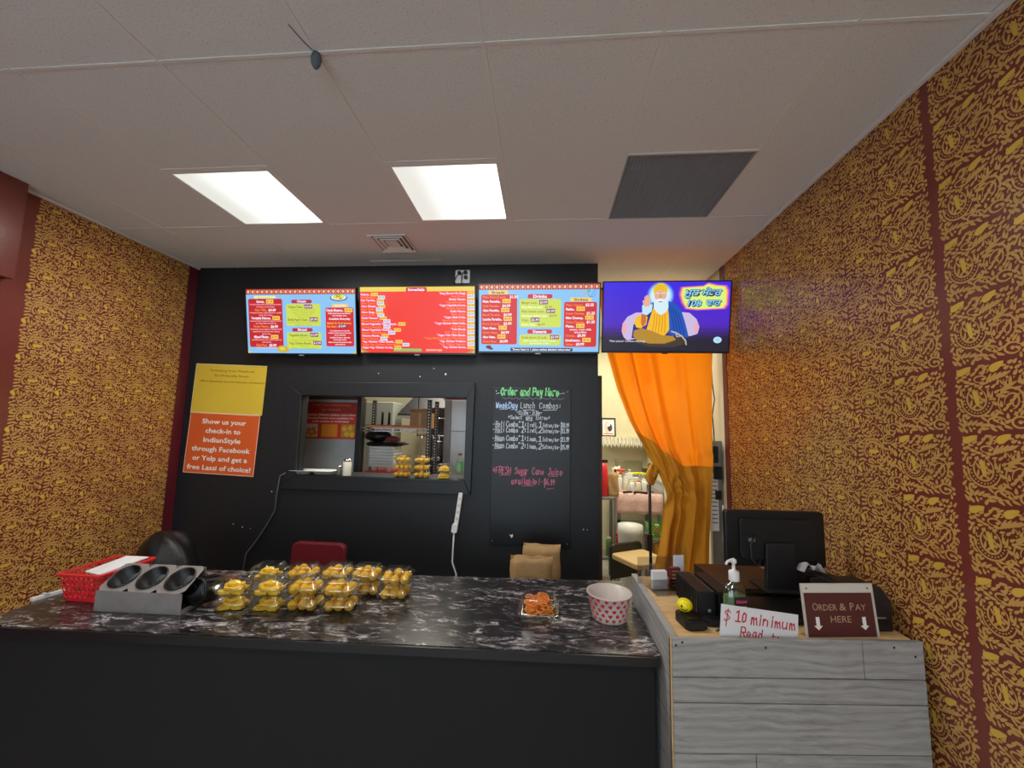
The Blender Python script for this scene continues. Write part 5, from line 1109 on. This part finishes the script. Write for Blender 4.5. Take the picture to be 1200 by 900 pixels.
tub(1.20, 5.42, .11, .06, .10, M['grey'], 'grey food tub at the back of the cluttered table', lid=wt)
tub(1.19, 5.42, .10, .055, .07, cr, 'cream box stacked on the grey food tub', TZ+.118, R(12), lid=M['yellow'])
tub(1.325, 5.20, .08, .07, .09, M['clear'], 'clear plastic box on the right of the cluttered table', lid=wt)
tub(1.12, 5.60, .17, .10, .34, M['clear'], 'large clear storage box against the back wall', nm='storage_box')
tub(1.345, 5.62, .04, .07, .25, mat('olive_green', (128, 140, 92), .6), 'olive green tub behind the clear box')
bag('paper_bag', 'brown paper grocery bag with red print on the left metal shelf', (.815, 5.0, .9905), 0, .06, .05, .26, 12, M['kraft'])
t = thing('red_bow', 'red ribbon bow on top of the clear bottle in the back room', 'bow', (.965, 5.30, TZ+.2205)); MB().sphere((-.03, 0, .02), .03, 8, 6, sq=(1, .5, .6)).sphere((.03, 0, .02), .03, 8, 6, sq=(1, .5, .6)).sphere((0, 0, .014), .014, 8, 6).build('loops', mat('bow_red', (220, 70, 40), .5), t)
for k, (x, y, l, a) in enumerate(((1.0, 5.075, .12, 20), (1.17, 5.07, .13, -14), (1.09, 5.065, .07, 60))):
    ob = MB().rbox(-l/2, l/2, -.013, .013, 0, .016, .006).build('kitchen_knife', M['plastic'], None, (x, y, TZ), (0, 0, R(a))); tag(ob, ['black-handled tool lying at the left on the pink towel', 'black-handled tool lying at the right on the pink towel', 'short black tool lying between the two longer ones'][k], 'tool')
# metal shelving at the left of the doorway
t = thing('metal_shelving', 'grey metal shelving just inside the doorway on the left', 'shelving', (.65, 5.0, 0))
for z in (.30, .965): MB().box(-.25, .17, -.16, .16, z, z+.025).build('shelf', M['grey'], t)
for sx in (-.24, .16):
    for sy2 in (-.15, .15): MB().box(sx-.012, sx+.012, sy2-.012, sy2+.012, 0, 1.0).build('post', M['grey'], t)
jar(.84, 4.93, .035, .26, mat('sauce_red', (190, 46, 40), .4), M['red'], 'red sauce bottle on the lower metal shelf', 'bottle', .3255)
jar(.76, 4.95, .035, .20, mat('leaf_green', (80, 130, 70), .5), wt, 'green bottle beside the red sauce bottle', 'bottle', .3255)
t = thing('fire_extinguisher', 'red cylinder standing on the upper metal shelf behind the doorway edge', 'extinguisher', (.70, 4.97, .9905)); MB().lathe([(.05, 0), (.055, .01), (.055, .30), (.04, .36), (.02, .38), (.0, .385)], 16).build('cylinder', M['red'], t); MB().box(-.012, .05, -.01, .01, .386, .42).build('valve', M['plastic'], t)
ob = MB().sphere((0, 0, .07), .075, 14, 10, 0, .05, (1.1, 1, .93)).build('black_bundle', M['bag'], None, (.76, 4.52, 0)); tag(ob, 'black round bundle on the floor below the metal shelving', 'bag')
chair('office_chair', 'chair with tan seat cushion and black frame in the back room', .95, 4.22, R(30), M['tan'], M['plastic'], M['plastic'], .54, .62)
t = thing('black_stand', 'thin black pole stand in front of the cluttered table', 'stand', (.965, 3.88, 0))
MB().tube([(0, 0, .02), (0, 0, 1.47)], .014, 8).build('pole', M['plastic'], t); MB().lathe([(.09, 0), (.09, .012), (.03, .022), (.016, .03)], 20).build('base', M['plastic'], t); MB().tube([(0, 0, 1.455), (.06, 0, 1.44), (.11, .0, 1.40)], .010, 8).build('arm', M['plastic'], t)
MB().rbox(-.035, .015, -.03, .03, .70, .84, .01).build('clamp', M['plastic'], t)
t = thing('green_basket', 'green plastic basket left of the curtain in the back room', 'basket', (1.215, 4.62, .55)); 
t.location.z = .6405
b = MB(); q0 = [(-.08, -.07), (.08, -.07), (.08, .07), (-.08, .07)]; q1 = [(-.10, -.09), (.10, -.09), (.10, .09), (-.10, .09)]
for i in range(4):
    j = (i+1) % 4; o = Vector((*q0[i], 0)); b.holed(o, Vector((*q0[j], 0))-o, Vector((*q1[i], .14))-o, 5, 4, .3, 6)
b.build('wall', mat('basket_green', (80, 170, 60), .4), t, solid=.003); MB().box(-.08, .08, -.07, .07, 0, .004).build('base', mat('basket_green', (80, 170, 60), .4), t)
t = thing('side_trolley', 'low trolley with coloured packets left of the curtain', 'trolley', (1.225, 4.64, 0))
for z in (.20, .42, .62): MB().box(-.10, .11, -.14, .14, z, z+.02).build('shelf', M['grey'], t)
for sx in (-.09, .10):
    for sy2 in (-.13, .13): MB().box(sx-.01, sx+.01, sy2-.01, sy2+.01, 0, .62).build('post', M['grey'], t)
for k, c in enumerate(((206, 60, 50), (226, 180, 60), (230, 230, 226), (220, 120, 40))):
    ob = MB().rbox(-.02, .02, -.02, .02, 0, .13, .008).build('food_packet', mat('packet_%d' % k, c, .4), None, (1.155+.047*k, 4.60, .4405), (0, 0, R(10*k-15))); tag(ob, ['red packet at the left of the trolley shelf', 'yellow packet second on the trolley shelf', 'white packet third on the trolley shelf', 'orange packet at the right of the trolley shelf'][k], 'packet')
jar(1.215, 4.60, .03, .12, M['red'], wt, 'small red tin with a white lid inside the green basket', 'tin', .6455)

# ================================================================== KITCHEN THROUGH THE SERVING HATCH
SZ = 1.3605
# steel partition panel carrying the orange-red poster
t = thing('kitchen_partition', 'brushed steel partition seen through the left of the serving hatch', 'partition', (-2.03, 3.70, 0))
MB().box(-.38, .268, 0, .03, .0, 2.25).build('sheet', mat('pale_steel', (186, 188, 186), .4, .2, .12, 5), t); MB().box(.269, .31, -.02, .045, .0, 2.25).build('edge_post', M['dark'], t); MB().box(-.38, .268, -.012, -.0005, 2.0, 2.25).build('top_band', M['wood'], t)
t = thing('sweets_poster', 'red poster with three photographs of sweets on the steel panel', 'poster', (-2.03, 3.697, 1.63))
MB().box(-.262, .262, -.002, 0, 0, .345).build('sheet', mat('poster_red', (216, 66, 46), .35), t); f = Flat(.524, .345, pr, .0004, -.262, .345, -.002)
f.rect(0, 0, 1, .3, (176, 44, 36), .5)
f.text('Order Your Sweet Sweets', .52, .10, .05, (222, 150, 80), 2, .74, 'C', .01); f.text('for Diwali!', .52, .23, .05, (222, 150, 80), 2, .34, 'C', .01)
for k, (s, w_) in enumerate((('Samosa, Pakora, Ladoo, and other', .93), ('Special Sweets now available for', .88), ('bulk orders or individual', .68))): f.text(s, .52, .37+.09*k, .05, (246, 226, 216), 2, w_, 'C', .03)
f.rect(.03, .60, .29, .95, (226, 206, 186), 1)
for a, b2 in ((.09, .85), (.17, .88), (.24, .84), (.13, .76), (.21, .74)): f.ell(a, b2, .042, .065, (226, 130, 36), 2, 10)
f.rect(.36, .60, .66, .95, (244, 140, 24), 1)
for k in range(6): f.line([(.38, .64+.05*k), (.46, .66+.05*k), (.55, .63+.05*k), (.64, .65+.05*k)], .004, (250, 180, 60), 2)
f.rect(.73, .60, .98, .95, (206, 150, 60), 1)
for a, b2 in ((.79, .72), (.90, .70), (.84, .86), (.94, .87)): f.poly([(a-.06, b2), (a, b2-.09), (a+.05, b2), (a, b2+.09)], (248, 190, 46), 2)
f.build('print', t)
# on the sill
for k, (x, a) in enumerate(((-1.965, 3), (-1.79, -4))):
    t = thing('foam_plate', 'white foam plate at the %s of the two on the hatch sill' % ('left', 'right')[k], 'plate', (x, 3.24+.01*k, SZ), (0, 0, R(a)), 'white foam plates on the hatch sill')
    MB().loft([rrect(.06, .055, .001), rrect(.065, .06, .002), rrect(.088, .08, .030), rrect(.093, .085, .030), rrect(.088, .08, .032), rrect(.063, .058, .005)], True, True).build('dish', M['foam'], t)
t = thing('pepper_shaker', 'small glass pepper shaker with chrome cap on the hatch sill', 'shaker', (-1.648, 3.20, SZ)); MB().lathe([(.018, 0), (.020, .004), (.020, .05), (.016, .058)], 14).build('glass_body', mat('pepper', (96, 96, 76), .3), t); MB().lathe([(.018, .0585), (.018, .07), (.008, .078)], 14).build('cap', M['chrome'], t)
t = thing('sugar_shaker', 'tall glass sugar shaker full of white with chrome top on the hatch sill', 'shaker', (-1.583, 3.20, SZ)); MB().lathe([(.032, 0), (.034, .005), (.032, .05), (.034, .105), (.028, .112)], 18).build('glass_body', mat('sugar', (226, 222, 204), .25), t); MB().lathe([(.031, .1125), (.032, .125), (.020, .134), (.006, .136)], 18).build('cap', M['chrome'], t)
st_names = ['left', 'middle']
for k, x in enumerate((-1.135, -.975)):
    for lv in range(3): clam(x+rnd.uniform(-.004, .004), 3.235, SZ+.0005+.0575*lv, R(rnd.uniform(-3, 3)), 'b', '%s of the %s stack on the hatch sill' % (('bottom', 'middle', 'top')[lv], st_names[k]), .83, group='clear boxes of yellow sweets on the hatch sill')
for lv in range(2): clam(-.80+.004*lv, 3.235, SZ+.0005+.0575*lv, R(3), 's', '%s of the right stack on the hatch sill' % ('bottom', 'top')[lv], .83, group='clear boxes of yellow sweets on the hatch sill')
t = thing('water_bottle', 'clear water bottle with a green label at the right end of the hatch sill', 'bottle', (-.675, 3.26, SZ))
MB().lathe([(.028, 0), (.030, .004), (.030, .06)], 16, cap1=False).build('base_body', M['clear'], t); MB().lathe([(.0302, .055), (.0302, .125)], 16, cap0=False, cap1=False).build('label_band', mat('label_green', (96, 150, 96), .5), t); MB().lathe([(.030, .06), (.030, .14), (.012, .175), (.012, .18)], 16, cap0=False).build('shoulder', M['clear'], t); MB().lathe([(.014, .1805), (.014, .198), (0, .198)], 12).build('cap', mat('cap_green', (30, 60, 50), .5), t)
# wire rack with slotted posts
t = thing('kitchen_rack', 'slotted-post metal rack in the kitchen behind the hatch', 'rack', (-1.40, 3.98, 0))
post_m = mat('rack_post', (70, 60, 56), .4, .3)
for x in (-.37, .29):
    for y in (-.14, .12):
        p = MB().box(x-.018, x+.018, y-.018, y+.018, 0, 2.02).build('post', post_m, t)
        s = MB()
        for k in range(26): s.box(x-.006, x+.006, y-.0195, y-.0181, 1.28+k*.028, 1.292+k*.028)
        s.build('slot_row', M['white'], p, kind='stuff')
for z in (1.28, 1.735):
    sh = MB(); sh.box(-.37, .29, -.16, -.15, z, z+.010); sh.box(-.37, .29, -.16, -.15, z-.03, z-.020); sh.box(-.37, .29, .13, .14, z, z+.008)
    for k in range(22): sh.box(-.36+k*.030, -.356+k*.030, -.15, .13, z+.001, z+.006)
    for k in range(11): sh.box(-.36+k*.062, -.352+k*.062, -.158, -.152, z-.022, z)
    sh.build('wire_shelf', M['chrome'], t)
RX, RYk = -1.45, 3.98
for k in range(7):
    ob = MB().loft([rrect(.12, .10, 0), rrect(.132, .108, .002), rrect(.132, .108, .024), rrect(.12, .1, .028)], True, True, smooth=False).build('foam_box', M['foam'], None, (-1.58, 3.975, 1.365+.0285*k)); tag(ob, ['lowest', 'second', 'third', 'fourth', 'fifth', 'sixth', 'topmost'][k]+' white foam box, counted upwards, in the kitchen rack stack', 'box', 'white foam boxes stacked on the kitchen rack')
t = thing('red_tray', 'red tray at the bottom of the kitchen rack', 'tray', (-1.55, 3.975, 1.2885)); MB().loft([rrect(.18, .12, 0), rrect(.19, .13, .03), rrect(.19, .13, .034), rrect(.175, .12, .034)], True, True).build('shell', M['red'], t)
for k, (x, z) in enumerate(((-1.66, 1.323), (-1.52, 1.323))):
    ob = MB().lathe([(.03, 0), (.035, .03), (.04, .041)], 12).build('foam_cup', M['foam'], None, (x, 3.92, z)); tag(ob, ['left', 'right'][k]+' white cup under the stack of foam boxes', 'cup')
t = thing('black_griddle', 'dark flat appliance lid lying above the foam boxes', 'appliance', (-1.57, 3.975, 1.566)); MB().loft([rrect(.15, .12, 0), rrect(.17, .13, .02), rrect(.15, .11, .035)], True, True).build('body', M['plastic'], t, bevel=.003); MB().box(.15, .22, -.01, .01, .012, .022).build('handle', M['dark'], t)
ob = MB().sphere((0, 0, .055), .125, 18, 10, 0, .09, (1.05, .8, .46)).build('black_bag', M['bag'], None, (-1.66, 3.97, 1.603)); tag(ob, 'crumpled black plastic bag on the dark appliance', 'bag')
ob = MB().sphere((0, 0, .03), .06, 12, 8, 0, .08, (1.2, .8, .5)).build('red_cloth', mat('dull_red_cloth', (130, 54, 60), .8), None, (-1.50, 3.93, 1.603)); tag(ob, 'dull red cloth beside the black bag in the rack', 'cloth')
t = thing('baking_tray', 'dark baking tray on the upper rack shelf', 'tray', (-1.56, 3.98, 1.7455)); MB().loft([rrect(.18, .11, 0), rrect(.195, .12, .025), rrect(.18, .11, .022)], True, True).build('shell', M['plastic'], t)
ob = MB().box(-.30, .28, -.008, .008, 0, .020).build('orange_strip', mat('orange_strip', (226, 130, 84), .6), None, (-1.42, 3.841, 1.7455)); tag(ob, 'orange strip along the front of the upper rack shelf', 'strip')
t = thing('cardboard_box', 'brown cardboard box on the right of the upper rack shelf', 'box', (-1.225, 4.0, 1.7455)); MB().box(-.10, .10, -.09, .09, 0, .15).build('carton', M['card'], t, bevel=.002); MB().add([(-.10, -.09, .151), (.10, -.09, .151), (.11, -.14, .19), (-.09, -.15, .185)], [(0, 1, 2, 3)]).build('flap', M['card'], t, solid=.003); MB().box(-.012, .012, -.0915, -.0903, 0, .15).build('tape', mat('tape', (196, 166, 120), .3), t)
for k, x in enumerate((-1.64, -1.57)):
    ob = MB().lathe([(.012, 0), (.012, .12), (.009, .13)], 10).build('dark_bottle', M['plastic'], None, (x, 4.0, 1.772)); tag(ob, ['left', 'right'][k]+' dark thin bottle standing on the baking tray', 'bottle')
# hanging utensils from a rail
t = thing('utensil_rail', 'steel rail with hanging ladles between rack and steel wall', 'rail', (-1.24, 4.5, 1.66)); MB().tube([(-.20, 0, 0), (.20, 0, 0)], .006).build('rail', M['chrome'], t)
for s in (-1, 1): MB().tube([(s*.19, 0, 0), (s*.19, 0, .75), (s*.19, 0, 1.40)], .005).build('hanger', M['dark'], t)
for k in range(5):
    x = -.13+.065*k; ob = MB().tube([(0, 0, 0), (0, -.01, -.12), (.004, -.02, -.22)], .004).sphere((.004, -.02, -.245), .022, 8, 6, 0, 0, (1, .5, 1.2)).build('ladle', M['steel'] if k % 2 else M['chrome'], None, (-1.24+x, 4.49, 1.652)); tag(ob, 'hanging %s ladle, number %d from the left on the kitchen rail' % (('bright', 'dull')[k % 2], k+1), 'ladle', 'ladles on the kitchen rail')
# range hood
t = thing('range_hood', 'dark steel range hood at the back of the kitchen', 'hood', (-1.60, 5.25, 1.86))
MB().loft([[(-.22, -.35, 0), (.50, -.35, 0), (.50, .35, 0), (-.22, .35, 0)], [(-.22, -.35, .05), (.50, -.35, .05), (.50, .35, .05), (-.22, .35, .05)], [(-.05, -.1, .34), (.22, -.1, .34), (.22, .3, .34), (-.05, .3, .34)], [(-.05, -.1, 1.2), (.22, -.1, 1.2), (.22, .3, 1.2), (-.05, .3, 1.2)]], smooth=False).build('canopy', M['dsteel'], t)
MB().box(-.22, .50, -.36, -.351, .0, .03).build('front_lip', M['chrome'], t)
for s in (-.1, .12): MB().lathe([(.03, -.03), (.03, -.001)], 12).xf(Matrix.Translation((s+.1, -.2, 0))).build('hood_lamp', M['white'], t)
t = thing('cooking_range', 'steel cooking range under the hood', 'range', (-1.58, 5.35, 0)); MB().box(-.24, .30, -.3, .35, 0, .92).build('body', M['steel'], t); MB().box(-.24, .30, .30, .35, .9205, 1.25).build('backguard', M['steel'], t)
for s in (-.17, .02, .2): MB().lathe([(.02, 0), (.018, .025)], 12).xf(Matrix.Translation((s, -.301, .82)) @ Matrix.Rotation(R(90), 4, 'X')).build('knob', M['plastic'], t)
for k, x in enumerate((-1.67, -1.42)):
    t = thing('stock_pot', ('tall', 'wide')[k]+' dark pot on the cooking range', 'pot', (x, 5.3, .9205)); MB().lathe([(.10, 0), (.11, .01), (.11, .22+.05*k), (.115, .225+.05*k), (.10, .22+.05*k), (.09, .02), (0, .02)], 20, cap1=False).build('body', M['dsteel'], t); MB().box(-.02, .02, -.14, -.108, .16, .175).build('handle', M['dsteel'], t)
# pale steel wall cladding on the right of the view
t = thing('steel_cabinet', 'tall pale steel cabinet seen through the right of the serving hatch', 'cabinet', (-.86, 4.35, 0))
pw = mat('pale_cladding', (204, 206, 208), .35, .25, .06, 4)
MB().box(-.23, .40, .02, .5, 0, 2.06).build('body', pw, t); MB().box(-.155, .40, 0, .0195, 1.72, 2.05).build('upper_door', pw, t, bevel=.003); MB().box(-.155, .40, 0, .0195, .1, 1.715).build('lower_door', pw, t, bevel=.003); MB().box(-.23, -.16, .0, .0195, 0, 2.05).build('side_stile', mat('stile_grey', (150, 148, 148), .4, .3), t); MB().box(-.23, .40, .02, .5, 2.0605, 2.16).build('crown', M['vinyl'], t)
t = thing('black_oven', 'dark oven unit with pans behind the hanging ladles', 'oven', (-1.22, 4.57, 0))
MB().box(-.12, .11, 0, .28, 0, 1.98).build('body', mat('oven_dark', (34, 33, 34), .5), t, bevel=.006)
for z in (1.36, 1.62): MB().box(-.115, .105, -.012, -.0005, z, z+.22).build('door', mat('oven_glass', (20, 20, 22), .2), t); MB().tube([(-.08, -.03, z+.235), (.09, -.03, z+.235)], .006).build('handle', M['chrome'], t)
t = thing('white_fridge', 'pale fridge behind the kitchen rack', 'fridge', (-2.0, 4.85, 0)); MB().box(-.45, .15, 0, .30, 0, 2.05).build('body', mat('fridge_grey', (150, 154, 142), .45), t, bevel=.01); MB().box(-.445, .145, -.022, -.001, .75, 2.04).build('door', mat('fridge_grey', (150, 154, 142), .45), t); 
for z in (1.2, 1.7): MB().box(.10, .125, -.05, -.0225, z-.1, z+.1).build('handle', M['grey'], t)

# more of the heap on the back-room table
def leaning(name, label, cat, x, y, z, sx, sy2, sz, rot, mt):
    t = thing(name, label, cat, (x, y, z), rot); MB().box(-sx/2, sx/2, -sy2/2, sy2/2, 0, sz).build('carton', mt, t, bevel=.002); MB().box(-sx*.35, sx*.35, -sy2/2-.001, -sy2/2-.0002, sz*.3, sz*.7).build('printed_face', mat('pale_print', (190, 196, 200), .6), t); return t
leaning('leaning_box', 'grey cardboard lid leaning at the right end of the cluttered table', 'box', 1.33, 5.08, TZ+.006, .15, .02, .15, (0, R(28), R(-10)), mat('grey_card', (170, 168, 160), .7))
leaning('white_carton', 'white carton standing behind the jars', 'box', 1.13, 5.28, TZ, .10, .06, .16, (0, 0, R(14)), wt)
leaning('snack_packet', 'white packet with a dark spot behind the red bow', 'packet', 1.06, 5.22, TZ+.003, .07, .04, .21, (R(-4), 0, R(-10)), wt)
bag('plastic_bag', 'clear crumpled plastic bag on the cluttered table', (1.22, 5.28, TZ), R(10), .05, .035, .20, 17, M['clear'], .02)
bag('plastic_bag', 'small cream bag at the left back of the cluttered table', (.93, 5.45, TZ), R(-10), .05, .04, .26, 19, cr, .02)
finish_flats()
